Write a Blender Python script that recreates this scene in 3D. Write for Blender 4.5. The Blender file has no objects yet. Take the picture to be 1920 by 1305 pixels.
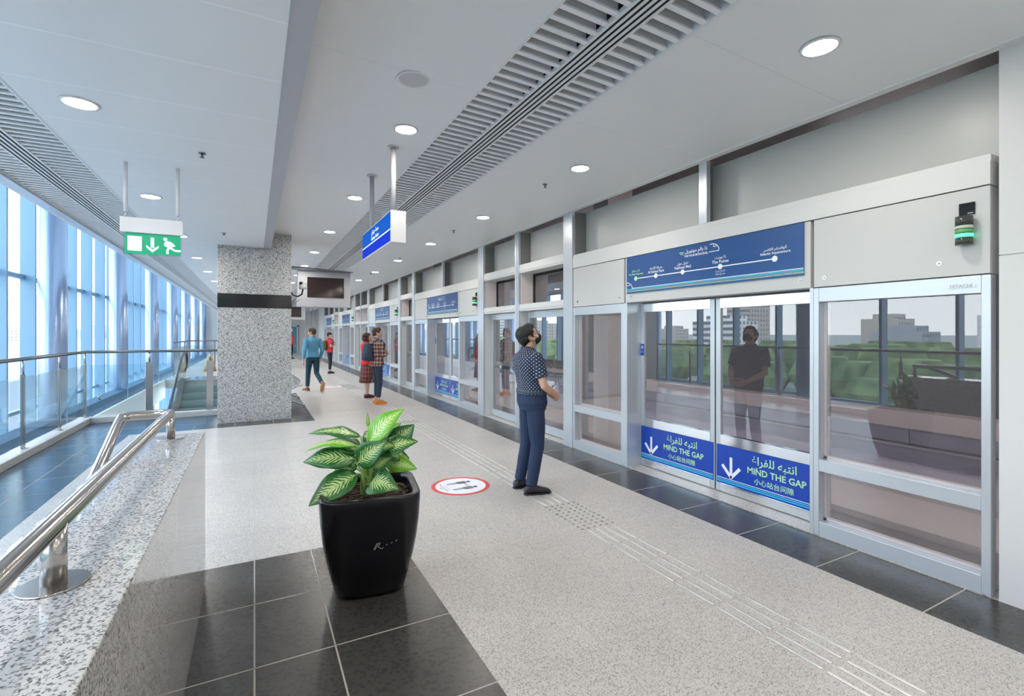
import bpy, math, random
from mathutils import Vector, Matrix, Euler
R = math.radians
SC = bpy.context.scene
COL = SC.collection

# ------------------------------------------------------------------ camera, world, exposure
YAW = 27.85
cd = bpy.data.cameras.new('camera'); cam = bpy.data.objects.new('camera', cd); COL.objects.link(cam)
cam.location = (0, 0, 1.6); cam.rotation_euler = (R(90), 0, R(-YAW))
cd.sensor_width = 36; cd.lens = 36 * 914 / 1920; cd.shift_y = -28 / 1920; cd.clip_end = 3000; cd.clip_start = .02
SC.camera = cam
SC.view_settings.view_transform = 'Standard'; SC.view_settings.look = 'None'
SC.view_settings.gamma = 1; SC.view_settings.use_curve_mapping = False
SC.view_settings.exposure = -0.22
SC.cycles.transparent_max_bounces = 32
W = bpy.data.worlds.new('sky'); SC.world = W; W.use_nodes = True
LAMP = 230.0

def world():
    nt = W.node_tree; N = nt.nodes; L = nt.links
    bg = N['Background']; tc = N.new('ShaderNodeTexCoord'); sp = N.new('ShaderNodeSeparateXYZ')
    L.new(tc.outputs['Generated'], sp.inputs[0])
    cr = N.new('ShaderNodeValToRGB'); L.new(sp.outputs['Z'], cr.inputs[0])
    e = cr.color_ramp.elements
    e[0].position = 0.0; e[0].color = (.92, .97, 1.0, 1)
    e[1].position = .75; e[1].color = (.60, .75, 1.0, 1)
    m = e.new(.25); m.color = (.80, .90, 1.0, 1)
    L.new(cr.outputs[0], bg.inputs['Color']); bg.inputs['Strength'].default_value = 7.0
world()

# ------------------------------------------------------------------ materials
MATS = {}; 
def pbr(name, col, rough=.5, metal=0., spec=.5, coat=0., emit=None, estr=0., **kw):
    m = bpy.data.materials.new(name); m.use_nodes = True
    b = m.node_tree.nodes['Principled BSDF']
    b.inputs['Base Color'].default_value = (*col, 1); b.inputs['Roughness'].default_value = rough
    b.inputs['Metallic'].default_value = metal; b.inputs['Specular IOR Level'].default_value = spec
    b.inputs['Coat Weight'].default_value = coat; b.inputs['Coat Roughness'].default_value = .03
    if emit: b.inputs['Emission Color'].default_value = (*emit, 1); b.inputs['Emission Strength'].default_value = estr
    MATS[name] = m
    return m
def nodes(m): return m.node_tree.nodes, m.node_tree.links, m.node_tree.nodes['Principled BSDF']
def speckle(name, c1, c2, c3, scale, rough=.4, spec=.5, coat=0., big=.0, bump=0., w=(.14, .38)):
    m = pbr(name, c1, rough, 0, spec, coat); N, L, b = nodes(m)
    tc = N.new('ShaderNodeTexCoord'); v = N.new('ShaderNodeTexVoronoi'); v.inputs['Scale'].default_value = scale
    L.new(tc.outputs['Object'], v.inputs['Vector']); sp = N.new('ShaderNodeSeparateColor'); L.new(v.outputs['Color'], sp.inputs[0])
    n1 = N.new('ShaderNodeTexNoise'); n1.inputs['Scale'].default_value = scale*.35; n1.inputs['Detail'].default_value = 2; L.new(tc.outputs['Object'], n1.inputs['Vector'])
    ad = N.new('ShaderNodeMath'); ad.operation = 'MULTIPLY_ADD'; L.new(n1.outputs['Fac'], ad.inputs[0]); ad.inputs[1].default_value = .9; L.new(sp.outputs[0], ad.inputs[2])
    sb = N.new('ShaderNodeMath'); sb.operation = 'SUBTRACT'; L.new(ad.outputs[0], sb.inputs[0]); sb.inputs[1].default_value = .45
    cr = N.new('ShaderNodeValToRGB'); e = cr.color_ramp.elements; cr.color_ramp.interpolation = 'LINEAR'
    e[0].position = w[0]; e[0].color = (*c3, 1); e[1].position = w[1]+.06; e[1].color = (*c1, 1)
    k = e.new(w[1]-.06); k.color = (*c2, 1)
    L.new(sb.outputs[0], cr.inputs[0])
    n2 = N.new('ShaderNodeTexNoise'); n2.inputs['Scale'].default_value = 1.3; n2.inputs['Detail'].default_value = 4
    L.new(tc.outputs['Object'], n2.inputs['Vector'])
    mx = N.new('ShaderNodeMix'); mx.data_type = 'RGBA'; mx.blend_type = 'MULTIPLY'
    mr = N.new('ShaderNodeMapRange'); mr.inputs[1].default_value = .3; mr.inputs[2].default_value = .7
    mr.inputs[3].default_value = 1 - big; mr.inputs[4].default_value = 1
    L.new(n2.outputs['Fac'], mr.inputs[0]); mx.inputs[0].default_value = 1
    L.new(cr.outputs[0], mx.inputs[6]); L.new(mr.outputs[0], mx.inputs[7])
    L.new(mx.outputs[2], b.inputs['Base Color'])
    return m
def glass(name, tint, spec=1.0, ior=1.5, cap=.9):
    m = bpy.data.materials.new(name); m.use_nodes = True; nt = m.node_tree; N = nt.nodes; L = nt.links
    N.remove(N['Principled BSDF']); out = N['Material Output']
    t = N.new('ShaderNodeBsdfTransparent'); t.inputs[0].default_value = (*tint, 1)
    g = N.new('ShaderNodeBsdfGlossy'); g.inputs['Roughness'].default_value = 0.0
    f = N.new('ShaderNodeFresnel'); ge = N.new('ShaderNodeNewGeometry'); io = N.new('ShaderNodeMath'); io.operation = 'MULTIPLY_ADD'
    L.new(ge.outputs['Backfacing'], io.inputs[0]); io.inputs[1].default_value = 1/ior-ior; io.inputs[2].default_value = ior; L.new(io.outputs[0], f.inputs['IOR'])
    mu = N.new('ShaderNodeMath'); mu.operation = 'MULTIPLY'; mu.inputs[1].default_value = spec; mu.use_clamp = True
    L.new(f.outputs[0], mu.inputs[0]); mx = N.new('ShaderNodeMixShader')
    mn = N.new('ShaderNodeMath'); mn.operation = 'MINIMUM'; mn.inputs[1].default_value = cap; L.new(mu.outputs[0], mn.inputs[0]); L.new(mn.outputs[0], mx.inputs[0]); L.new(t.outputs[0], mx.inputs[1]); L.new(g.outputs[0], mx.inputs[2])
    L.new(mx.outputs[0], out.inputs[0]); MATS[name] = m
    return m

M = MATS
pbr("perforated", (.32,.33,.33), .35, .8)
pbr("stud_metal", (.78,.76,.72), .28, .6)
speckle('granite_floor', (.60, .57, .535), (.49, .465, .435), (.30, .285, .27), 215, .36, .4, 0, .10)
speckle('granite_polished', (.60, .585, .57), (.40, .39, .375), (.14, .135, .13), 190, .07, .6, .3, .08, w=(.08, .37))
speckle('granite_column', (.56, .55, .54), (.36, .35, .345), (.12, .12, .12), 125, .12, .5, .15, .06, w=(.14, .44))
speckle('dark_tile', (.075, .072, .068), (.066, .064, .061), (.055, .053, .051), 60, .27, .5, 0, .35)
speckle('sky_tinted_tile', (.030, .085, .145), (.027, .075, .13), (.024, .065, .115), 60, .22, .5, 0, .25)  # dark tile with the blue sky reflection painted into its colour
pbr('slat_paint', (.88, .88, .87), .4)
pbr('grout', (.42, .38, .34), .8)
pbr('joint', (.36, .35, .34), .8)
pbr('joint_soft', (.46, .445, .425), .7)
pbr('steel', (.50, .475, .455), .20, 1.)
pbr('steel_polished', (.80, .83, .86), .12, 1.)
pbr('steel_dark', (.25, .25, .26), .3, 1.)
pbr('frame_metal', (.56, .60, .65), .33, .45)
pbr('panel_grey', (.58, .58, .575), .38, 0., .4)
pbr('panel_light', (.66, .66, .655), .35, 0., .4)
pbr('clerestory', (.52, .52, .505), .34, 0., .4)
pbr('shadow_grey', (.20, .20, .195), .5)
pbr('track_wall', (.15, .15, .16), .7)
pbr('white_paint', (.80, .80, .79), .4)
pbr('housing_white', (.47, .47, .50), .4)
pbr('black_gloss', (.012, .012, .014), .12)
pbr('black_matte', (.01, .01, .01), .7)
pbr('screen_off', (.030, .018, .018), .1)
pbr('blue_sign', (.004, .055, .42), .3)
pbr('map_blue', (.008, .075, .26), .3)
pbr('blue_lit', (.0, .10, .50), .7, spec=.1, emit=(.0, .13, .70), estr=.35)
pbr('blue_lit_deep', (.0, .03, .50), .7, spec=.1, emit=(.0, .04, .70), estr=.35)
pbr('sign_white', (.85, .87, .95), .5)
pbr('white_lit', (.9, .9, .9), .4, emit=(1, 1, 1), estr=.7)
pbr('sign_green_text', (.50, .85, .42), .5)
pbr('cyan_stripe', (.04, .50, .72), .5)
pbr('exit_green', (.0, .34, .16), .4, emit=(.0, .42, .20), estr=.35)
pbr('exit_white', (.85, .88, .88), .4, emit=(.8, .88, .9), estr=.3)
pbr('red', (.62, .04, .04), .5)
pbr('red_sign', (.70, .06, .05), .5)
pbr('navy', (.02, .04, .12), .5)
pbr('column_blue', (.32, .42, .60), .30, .75)
pbr('fin_blue', (.19, .33, .46), .38, .2)
pbr('beam_blue', (.05, .13, .22), .65)
pbr('void_dark', (.30, .45, .58), .6)
pbr('concrete', (.52, .48, .47), .8)
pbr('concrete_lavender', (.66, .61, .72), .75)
pbr('concrete_pink', (.66, .58, .57), .7)
pbr('track_dark', (.06, .055, .06), .8)
pbr('pink_panel', (.78, .70, .69), .4)
pbr('door_blue', (.10, .25, .34), .4)
pbr('paper', (.85, .87, .88), .6)
pbr('lamp_glow', (1, 1, 1), .5, emit=(1, .93, .85), estr=LAMP)
pbr('track_fill_glow', (1, 1, 1), .5, emit=(1, .93, .95), estr=85)  # glow of the fill lights added over the track
pbr('downlight_rim', (.78, .78, .78), .3)
pbr('rubber_blue', (.01, .02, .05), .3)
pbr('tread', (.16, .22, .21), .45, .3)
pbr('tan', (.42, .28, .14), .5)
glass('glass_door', (.90, .90, .91), 3.9, cap=.45)
glass('glass_rail', (.90, .965, .97), 1.1)
glass('glass_window', (.93, .97, .98), 1.0)
glass('acrylic', (.9, .95, .95), 1.0)

def ceiling_mat():
    m = pbr('ceiling_paint', (.88, .88, .87), .38, 0., .35); N, L, b = nodes(m)
    tc = N.new('ShaderNodeTexCoord'); sp = N.new('ShaderNodeSeparateXYZ'); L.new(tc.outputs['Object'], sp.inputs[0])
    def saw(sock, period, off, w):
        a = N.new('ShaderNodeMath'); a.operation = 'ADD'; a.inputs[1].default_value = off; L.new(sock, a.inputs[0])
        d = N.new('ShaderNodeMath'); d.operation = 'PINGPONG'; d.inputs[1].default_value = period / 2; L.new(a.outputs[0], d.inputs[0])
        c = N.new('ShaderNodeMath'); c.operation = 'LESS_THAN'; c.inputs[1].default_value = w; L.new(d.outputs[0], c.inputs[0])
        return c.outputs[0]
    j = saw(sp.outputs['Y'], .65, -3.35 + 10 * .65, .006)
    mx = N.new('ShaderNodeMix'); mx.data_type = 'RGBA'; L.new(j, mx.inputs[0])
    mx.inputs[6].default_value = (.87, .87, .86, 1); mx.inputs[7].default_value = (.96, .96, .95, 1)
    L.new(mx.outputs[2], b.inputs['Base Color'])
    n = N.new('ShaderNodeTexNoise'); n.inputs['Scale'].default_value = 1.2; L.new(tc.outputs['Object'], n.inputs['Vector'])
    bp = N.new('ShaderNodeBump'); bp.inputs['Strength'].default_value = .06; bp.inputs['Distance'].default_value = .05
    L.new(n.outputs['Fac'], bp.inputs['Height']); L.new(bp.outputs[0], b.inputs['Normal'])
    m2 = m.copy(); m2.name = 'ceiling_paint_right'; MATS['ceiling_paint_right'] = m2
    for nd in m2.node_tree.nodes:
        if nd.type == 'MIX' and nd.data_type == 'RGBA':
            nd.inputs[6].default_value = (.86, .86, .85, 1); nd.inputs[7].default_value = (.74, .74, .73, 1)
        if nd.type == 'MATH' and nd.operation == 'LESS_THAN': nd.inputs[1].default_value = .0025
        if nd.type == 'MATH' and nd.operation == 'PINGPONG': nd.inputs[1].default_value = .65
ceiling_mat()

def dots_mat():
    m = pbr('polka_shirt', (.012, .022, .06), .75); N, L, b = nodes(m)
    tc = N.new('ShaderNodeTexCoord'); sp = N.new('ShaderNodeSeparateXYZ'); L.new(tc.outputs['Object'], sp.inputs[0])
    def mth(op, a, b_, k=None):
        n = N.new('ShaderNodeMath'); n.operation = op; L.new(a, n.inputs[0])
        if b_ is not None: L.new(b_, n.inputs[1])
        elif k is not None: n.inputs[1].default_value = k
        return n.outputs[0]
    u = mth('MULTIPLY', mth('ARCTAN2', sp.outputs['X'], sp.outputs['Y']), None, 5.2); v = mth('MULTIPLY', sp.outputs['Z'], None, 29.)
    def cell(q): return mth('SUBTRACT', mth('FRACT', mth('ADD', q, None, 400.), None), None, .5)
    p, q = cell(mth('ADD', u, v)), cell(mth('SUBTRACT', v, u))
    d = mth('ADD', mth('MULTIPLY', p, p), mth('MULTIPLY', q, q)); c = mth('LESS_THAN', d, None, .030)
    mx = N.new('ShaderNodeMix'); mx.data_type = 'RGBA'; L.new(c, mx.inputs[0])
    mx.inputs[6].default_value = (.012, .022, .06, 1); mx.inputs[7].default_value = (.60, .65, .72, 1)
    L.new(mx.outputs[2], b.inputs['Base Color'])
dots_mat()
def plaid_mat(name, base, c1, c2, p):
    m = pbr(name, base, .85); N, L, b = nodes(m)
    tc = N.new('ShaderNodeTexCoord'); sp = N.new('ShaderNodeSeparateXYZ'); L.new(tc.outputs['Object'], sp.inputs[0])
    def band(sock, period, w, off=0):
        a = N.new('ShaderNodeMath'); a.operation = 'ADD'; a.inputs[1].default_value = 5 + off; L.new(sock, a.inputs[0])
        d = N.new('ShaderNodeMath'); d.operation = 'PINGPONG'; d.inputs[1].default_value = period / 2; L.new(a.outputs[0], d.inputs[0])
        c = N.new('ShaderNodeMath'); c.operation = 'LESS_THAN'; c.inputs[1].default_value = w; L.new(d.outputs[0], c.inputs[0])
        return c.outputs[0]
    add = N.new('ShaderNodeMath'); add.operation = 'ADD'; L.new(sp.outputs['X'], add.inputs[0]); L.new(sp.outputs['Y'], add.inputs[1])
    cur = None
    for s, w, c in ((band(sp.outputs['Z'], p, p * .16), 0, c1), (band(add.outputs[0], p, p * .16), 0, c1),
                    (band(sp.outputs['Z'], p, p * .05, p * .5), 0, c2), (band(add.outputs[0], p, p * .05, p * .5), 0, c2)):
        mx = N.new('ShaderNodeMix'); mx.data_type = 'RGBA'
        ml = N.new('ShaderNodeMath'); ml.operation = 'MULTIPLY'; ml.inputs[1].default_value = .6; L.new(s, ml.inputs[0]); L.new(ml.outputs[0], mx.inputs[0])
        if cur is None: mx.inputs[6].default_value = (*base, 1)
        else: L.new(cur, mx.inputs[6])
        mx.inputs[7].default_value = (*c, 1); cur = mx.outputs[2]
    L.new(cur, b.inputs['Base Color'])
plaid_mat('plaid_shirt', (.14, .035, .03), (.50, .40, .34), (.03, .02, .03), .085)
plaid_mat('plaid_skirt', (.012, .03, .02), (.32, .02, .02), (.5, .4, .35), .10)
pbr('skin', (.52, .29, .20), .5); pbr('skin_light', (.62, .38, .28), .5)
pbr('hair_black', (.005, .0045, .0045), .55); pbr('hair_brown', (.05, .025, .015), .5); pbr('hair_auburn', (.07, .02, .015), .5)
pbr('trouser_navy', (.012, .028, .075), .8); pbr('trouser_teal', (.01, .05, .075), .8); pbr('trouser_black', (.012, .012, .016), .8)
pbr('jeans_dark', (.025, .035, .07), .8)
pbr('shirt_blue', (.10, .30, .45), .8); pbr('shirt_red', (.68, .03, .06), .8); pbr('cardigan_red', (.75, .012, .012), .8)
pbr('tee_white', (.75, .72, .68), .8); pbr('leather_black', (.015, .015, .018), .3); pbr('leather_tan', (.60, .20, .035), .55)
pbr('leather_brown', (.12, .035, .015), .5); pbr('sole_tan', (.5, .25, .12), .6); pbr('leather_wine', (.10, .01, .015), .4)
pbr('bag_navy', (.03, .05, .09), .8); pbr('bag_green', (.10, .10, .03), .8); pbr('mask_black', (.01, .01, .01), .8)
pbr('eye_white', (.8, .8, .8), .2); pbr('iris', (.03, .015, .01), .1); pbr('lip', (.45, .15, .12), .5)
pbr('leather_belt', (.03, .06, .10), .5); pbr('skin_arm', (.60, .36, .25), .5)
pbr('pot_black', (.005, .005, .007), .22, 0, .38); pbr('bark', (.25, .25, .08), .7)
pbr('stem_green', (.30, .45, .12), .5)
speckle('soil', (.10, .045, .025), (.05, .022, .014), (.015, .008, .006), 60, .9)

def leaf_mat(name, dark, mid, cream, amount):
    m = pbr(name, dark, .32, 0, .5); N, L, b = nodes(m)
    uv = N.new('ShaderNodeUVMap'); sp = N.new('ShaderNodeSeparateXYZ'); L.new(uv.outputs[0], sp.inputs[0])
    def mth(op, a, c=None, k=None, k0=None):
        n = N.new('ShaderNodeMath'); n.operation = op
        if a is not None: L.new(a, n.inputs[0])
        if k0 is not None: n.inputs[0].default_value = k0
        if c is not None: L.new(c, n.inputs[1])
        if k is not None: n.inputs[1].default_value = k
        return n.outputs[0]
    u = sp.outputs['X']; v = mth('ABSOLUTE', mth('MULTIPLY', mth('SUBTRACT', sp.outputs['Y'], k=.5), k=2.))
    nz = N.new('ShaderNodeTexNoise'); nz.inputs['Scale'].default_value = 7; nz.inputs['Detail'].default_value = 3; L.new(uv.outputs[0], nz.inputs['Vector'])
    vein = mth('ADD', mth('SUBTRACT', mth('MULTIPLY', u, k=75.), mth('MULTIPLY', v, k=26.)), mth('MULTIPLY', nz.outputs['Fac'], k=9.))
    s = mth('SINE', vein)
    # cream streaks fade with distance from the midrib and toward base/tip
    env = mth('MULTIPLY', mth('SINE', mth('MULTIPLY', u, k=3.1)), k=1.0)
    lim = mth('SUBTRACT', mth('MULTIPLY', env, k=amount), v)
    a = mth('ADD', mth('MULTIPLY', lim, k=3.2), mth('MULTIPLY', s, k=.9))
    a = mth('ADD', a, mth('MULTIPLY', mth('SUBTRACT', nz.outputs['Fac'], k=.5), k=1.6))
    a = mth('GREATER_THAN', a, k=.35)
    edge = mth('LESS_THAN', v, k=.86)
    a = mth('MULTIPLY', a, edge)
    mid_f = mth('LESS_THAN', v, k=.035)
    mx0 = N.new('ShaderNodeMix'); mx0.data_type = 'RGBA'; L.new(nz.outputs['Fac'], mx0.inputs[0])
    mx0.inputs[6].default_value = (*dark, 1); mx0.inputs[7].default_value = (*mid, 1)
    mx = N.new('ShaderNodeMix'); mx.data_type = 'RGBA'; L.new(a, mx.inputs[0]); L.new(mx0.outputs[2], mx.inputs[6]); mx.inputs[7].default_value = (*cream, 1)
    mx2 = N.new('ShaderNodeMix'); mx2.data_type = 'RGBA'; L.new(mid_f, mx2.inputs[0]); L.new(mx.outputs[2], mx2.inputs[6]); mx2.inputs[7].default_value = (.35, .5, .15, 1)
    L.new(mx2.outputs[2], b.inputs['Base Color'])
    b.inputs['Subsurface Weight'].default_value = 0
leaf_mat('leaf_dark', (.006, .075, .015), (.03, .17, .02), (.50, .64, .24), .42)
leaf_mat('leaf_bright', (.09, .32, .01), (.17, .44, .02), (.58, .72, .28), .42)

def foliage_mat():
    m = pbr('foliage', (.05, .11, .03), .9); N, L, b = nodes(m)
    tc = N.new('ShaderNodeTexCoord'); n = N.new('ShaderNodeTexNoise'); n.inputs['Scale'].default_value = .35; n.inputs['Detail'].default_value = 6
    L.new(tc.outputs['Object'], n.inputs['Vector']); cr = N.new('ShaderNodeValToRGB'); L.new(n.outputs['Fac'], cr.inputs[0])
    cr.color_ramp.elements[0].position = .4; cr.color_ramp.elements[0].color = (.12, .19, .07, 1)
    cr.color_ramp.elements[1].position = .62; cr.color_ramp.elements[1].color = (.30, .40, .17, 1)
    L.new(cr.outputs[0], b.inputs['Base Color'])
foliage_mat()
def facade_mat(name, c):
    m = pbr(name, c, .7); N, L, b = nodes(m)
    tc = N.new('ShaderNodeTexCoord'); br = N.new('ShaderNodeTexBrick'); mp = N.new('ShaderNodeMapping')
    mp.inputs['Rotation'].default_value = (R(90), 0, R(90))
    L.new(tc.outputs['Object'], mp.inputs[0]); L.new(mp.outputs[0], br.inputs['Vector'])
    br.offset = 0; br.inputs['Color1'].default_value = (.16, .20, .24, 1); br.inputs['Color2'].default_value = (.22, .25, .28, 1)
    br.inputs['Mortar'].default_value = (*c, 1); br.inputs['Scale'].default_value = 1
    br.inputs['Brick Width'].default_value = 3.4; br.inputs['Row Height'].default_value = 3.2; br.inputs['Mortar Size'].default_value = .9
    L.new(br.outputs['Color'], b.inputs['Base Color'])
facade_mat('facade_white', (.85, .85, .83)); facade_mat('facade_cream', (.60, .55, .48)); facade_mat('facade_grey', (.45, .47, .50))

# ------------------------------------------------------------------ mesh builder
class MB:
    def __init__(s): s.v = []; s.f = []; s.m = []; s.sm = []
    def quad(s, a, b, c, d, m=0):
        n = len(s.v); s.v += [a, b, c, d]; s.f.append((n, n+1, n+2, n+3)); s.m.append(m); s.sm.append(False); return s
    def box(s, x0, x1, y0, y1, z0, z1, m=0):
        n = len(s.v)
        s.v += [(x0,y0,z0),(x1,y0,z0),(x1,y1,z0),(x0,y1,z0),(x0,y0,z1),(x1,y0,z1),(x1,y1,z1),(x0,y1,z1)]
        for f in ((0,3,2,1),(4,5,6,7),(0,1,5,4),(1,2,6,5),(2,3,7,6),(3,0,4,7)):
            s.f.append(tuple(n+i for i in f)); s.m.append(m); s.sm.append(False)
        return s
    def ring_loft(s, rings, m=0, cap=True, smooth=True):
        n = len(s.v); k = len(rings[0])
        for r in rings: s.v += [tuple(p) for p in r]
        for i in range(len(rings)-1):
            for j in range(k):
                a = n+i*k+j; b = n+i*k+(j+1) % k
                s.f.append((a, b, b+k, a+k)); s.m.append(m); s.sm.append(smooth)
        if cap:
            s.f.append(tuple(n+j for j in reversed(range(k)))); s.m.append(m); s.sm.append(False)
            e = n+(len(rings)-1)*k
            s.f.append(tuple(e+j for j in range(k))); s.m.append(m); s.sm.append(False)
        return s
    def tube(s, pts, r, seg=12, m=0, cap=True):
        pts = [Vector(p) for p in pts]
        rs = r if isinstance(r, (list, tuple)) else [r]*len(pts)
        rings = []; up = None
        for i, p in enumerate(pts):
            d1 = (p-pts[i-1]).normalized() if i else None
            d2 = (pts[i+1]-p).normalized() if i < len(pts)-1 else None
            d = ((d1 or d2)+(d2 or d1)).normalized()
            if up is None:
                up = Vector((0,0,1)) if abs(d.z) < .9 else Vector((0,1,0))
            a = d.cross(up).normalized(); b = a.cross(d).normalized(); up = b
            st = 1.0
            if d1 and d2: st = 1/max(.35, math.sqrt((1+d1.dot(d2))/2))
            ax = (d2-d1).normalized() if d1 and d2 and (d2-d1).length > 1e-4 else None
            ring = []
            for j in range(seg):
                t = 2*math.pi*j/seg; o = a*math.cos(t)+b*math.sin(t)
                if ax is not None: o = o+ax*(o.dot(ax))*(st-1)
                ring.append(p+o*rs[i])
            rings.append(ring)
        return s.ring_loft(rings, m, cap)
    def cyl(s, p0, p1, r0, r1=None, seg=16, m=0, cap=True): return s.tube([p0, p1], [r0, r0 if r1 is None else r1], seg, m, cap)
    def ell(s, c, r, m=0, seg=16, rot=None):
        rings = []; c = Vector(c); rot = rot or Matrix.Identity(3)
        for i in range(1, seg//2):
            ph = math.pi*i/(seg//2)
            rings.append([c+rot@Vector((r[0]*math.sin(ph)*math.cos(2*math.pi*j/seg), r[1]*math.sin(ph)*math.sin(2*math.pi*j/seg), -r[2]*math.cos(ph))) for j in range(seg)])
        return s.ring_loft(rings, m)
    def prism(s, poly, axis, a, b, m=0):   # poly: 2D points; axis 'x': (y,z) points, 'y': (x,z), 'z': (x,y)
        def P(p, q): return {'x': (q, p[0], p[1]), 'y': (p[0], q, p[1]), 'z': (p[0], p[1], q)}[axis]
        return s.ring_loft([[P(p, a) for p in poly], [P(p, b) for p in poly]], m, True, False)
    def disc(s, c, r, m=0, seg=28, up=1):
        n = len(s.v); s.v += [(c[0]+r*math.cos(2*math.pi*j/seg), c[1]+r*math.sin(2*math.pi*j/seg), c[2]) for j in range(seg)]
        f = tuple(n+j for j in range(seg)); s.f.append(f if up > 0 else f[::-1]); s.m.append(m); s.sm.append(False); return s
    def poly(s, pts, m=0):
        n = len(s.v); s.v += [tuple(p) for p in pts]; s.f.append(tuple(range(n, n+len(pts)))); s.m.append(m); s.sm.append(False); return s
    def addmesh(s, me, mat, m=0):
        n = len(s.v); s.v += [tuple(mat@v.co) for v in me.vertices]
        for p in me.polygons: s.f.append(tuple(n+i for i in p.vertices)); s.m.append(m); s.sm.append(False)
        return s
    def xf(s, mat, start=0):
        s.v[start:] = [tuple(mat@Vector(v)) for v in s.v[start:]]; return s
    def mesh(s, name, mats):
        me = bpy.data.meshes.new(name); me.from_pydata([tuple(v) for v in s.v], [], s.f)
        for x in mats: me.materials.append(M[x])
        me.polygons.foreach_set('material_index', s.m); me.polygons.foreach_set('use_smooth', s.sm); me.update()
        return me

def tag(o, label=None, cat=None, group=None, kind=None):
    if label: o['label'] = label
    if cat: o['category'] = cat
    if group: o['group'] = group
    if kind: o['kind'] = kind
    return o
def root(name, loc, label, cat, rz=0, group=None, kind=None):
    o = bpy.data.objects.new(name, None); COL.objects.link(o); o.empty_display_size = .1
    o.location = loc; o.rotation_euler = (0, 0, rz)
    return tag(o, label, cat, group, kind)
def wm(o): return Matrix.Translation(o.location)@o.rotation_euler.to_matrix().to_4x4() if not o.parent else wm(o.parent)@Matrix.Translation(o.location)@o.rotation_euler.to_matrix().to_4x4()
def obj(name, mb, mats, parent=None, loc=None, bevel=0, local=False):
    """mb in world coordinates unless local; the mesh is moved into its own / its parent's frame"""
    if isinstance(mats, str): mats = [mats]
    if isinstance(mb, MB):
        if not local:
            if parent is not None: mb.xf(wm(parent).inverted())
            elif loc is not None: mb.xf(Matrix.Translation(-Vector(loc)))
        me = mb.mesh(name, mats)
    else:
        me = mb
        if not me.materials:
            for x in mats: me.materials.append(M[x])
    o = bpy.data.objects.new(name, me); COL.objects.link(o)
    if parent is not None: o.parent = parent
    elif loc is not None: o.location = loc
    if bevel:
        b = o.modifiers.new('bevel', 'BEVEL'); b.width = bevel; b.segments = 2; b.limit_method = 'ANGLE'; b.angle_limit = R(50)
    return o
def thing(name, mb, mats, loc, label, cat, group=None, bevel=0, kind=None):
    return tag(obj(name, mb, mats, None, loc, bevel), label, cat, group, kind)
def struct(name, mb, mats, loc=(0,0,0), label=None, bevel=0):
    return tag(obj(name, mb, mats, None, loc, bevel), label, None, None, 'structure')
def copy_tree(o, parent=None):
    c = o.copy(); COL.objects.link(c); c.parent = parent
    for ch in [x for x in bpy.data.objects if x.parent == o]: copy_tree(ch, c)
    return c
ORD = ['nearest', 'second', 'third', 'fourth', 'fifth', 'sixth', 'seventh', 'eighth', 'ninth', 'tenth', 'eleventh', 'twelfth', 'thirteenth', 'fourteenth', 'fifteenth', 'sixteenth', 'seventeenth', 'eighteenth', 'nineteenth', 'twentieth']

# ------------------------------------------------------------------ text
ARF = {'ا':(0xFE8D,0xFE8E,0,0),'أ':(0xFE83,0xFE84,0,0),'ب':(0xFE8F,0xFE90,0xFE91,0xFE92),'ة':(0xFE93,0xFE94,0,0),'ت':(0xFE95,0xFE96,0xFE97,0xFE98),
 'ج':(0xFE9D,0xFE9E,0xFE9F,0xFEA0),'ح':(0xFEA1,0xFEA2,0xFEA3,0xFEA4),'خ':(0xFEA5,0xFEA6,0xFEA7,0xFEA8),'د':(0xFEA9,0xFEAA,0,0),'ذ':(0xFEAB,0xFEAC,0,0),
 'ر':(0xFEAD,0xFEAE,0,0),'س':(0xFEB1,0xFEB2,0xFEB3,0xFEB4),'ش':(0xFEB5,0xFEB6,0xFEB7,0xFEB8),'ط':(0xFEC1,0xFEC2,0xFEC3,0xFEC4),'غ':(0xFECD,0xFECE,0xFECF,0xFED0),
 'ف':(0xFED1,0xFED2,0xFED3,0xFED4),'ق':(0xFED5,0xFED6,0xFED7,0xFED8),'ك':(0xFED9,0xFEDA,0xFEDB,0xFEDC),'ل':(0xFEDD,0xFEDE,0xFEDF,0xFEE0),'م':(0xFEE1,0xFEE2,0xFEE3,0xFEE4),
 'ن':(0xFEE5,0xFEE6,0xFEE7,0xFEE8),'ه':(0xFEE9,0xFEEA,0xFEEB,0xFEEC),'و':(0xFEED,0xFEEE,0,0),'ي':(0xFEF1,0xFEF2,0xFEF3,0xFEF4)}
def arabic(t):
    out = []
    for w in t.split(' '):
        r = []
        for i, c in enumerate(w):
            iso, fin, ini, med = ARF[c]
            prev = i > 0 and ARF[w[i-1]][2] != 0; nxt = i < len(w)-1 and ini != 0
            k = (med if prev and nxt else fin if prev else ini if nxt else iso)
            r.append(chr(k))
        out.append(''.join(reversed(r)))
    return ' '.join(reversed(out))
TXT = {}
def text_mesh(body, bold=.0):
    if (body, bold) in TXT: return TXT[(body, bold)]
    c = bpy.data.curves.new('lettering', 'FONT'); c.body = body; c.align_x = 'CENTER'; c.align_y = 'CENTER'; c.resolution_u = 2; c.offset = bold
    o = bpy.data.objects.new('lettering', c); COL.objects.link(o); bpy.context.view_layer.update()
    me = bpy.data.meshes.new_from_object(o.evaluated_get(bpy.context.evaluated_depsgraph_get()))
    bpy.data.objects.remove(o); xs = [v.co.x for v in me.vertices]; ys = [v.co.y for v in me.vertices]
    TXT[(body, bold)] = (me, min(xs), max(xs), min(ys), max(ys)); return TXT[(body, bold)]
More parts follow.
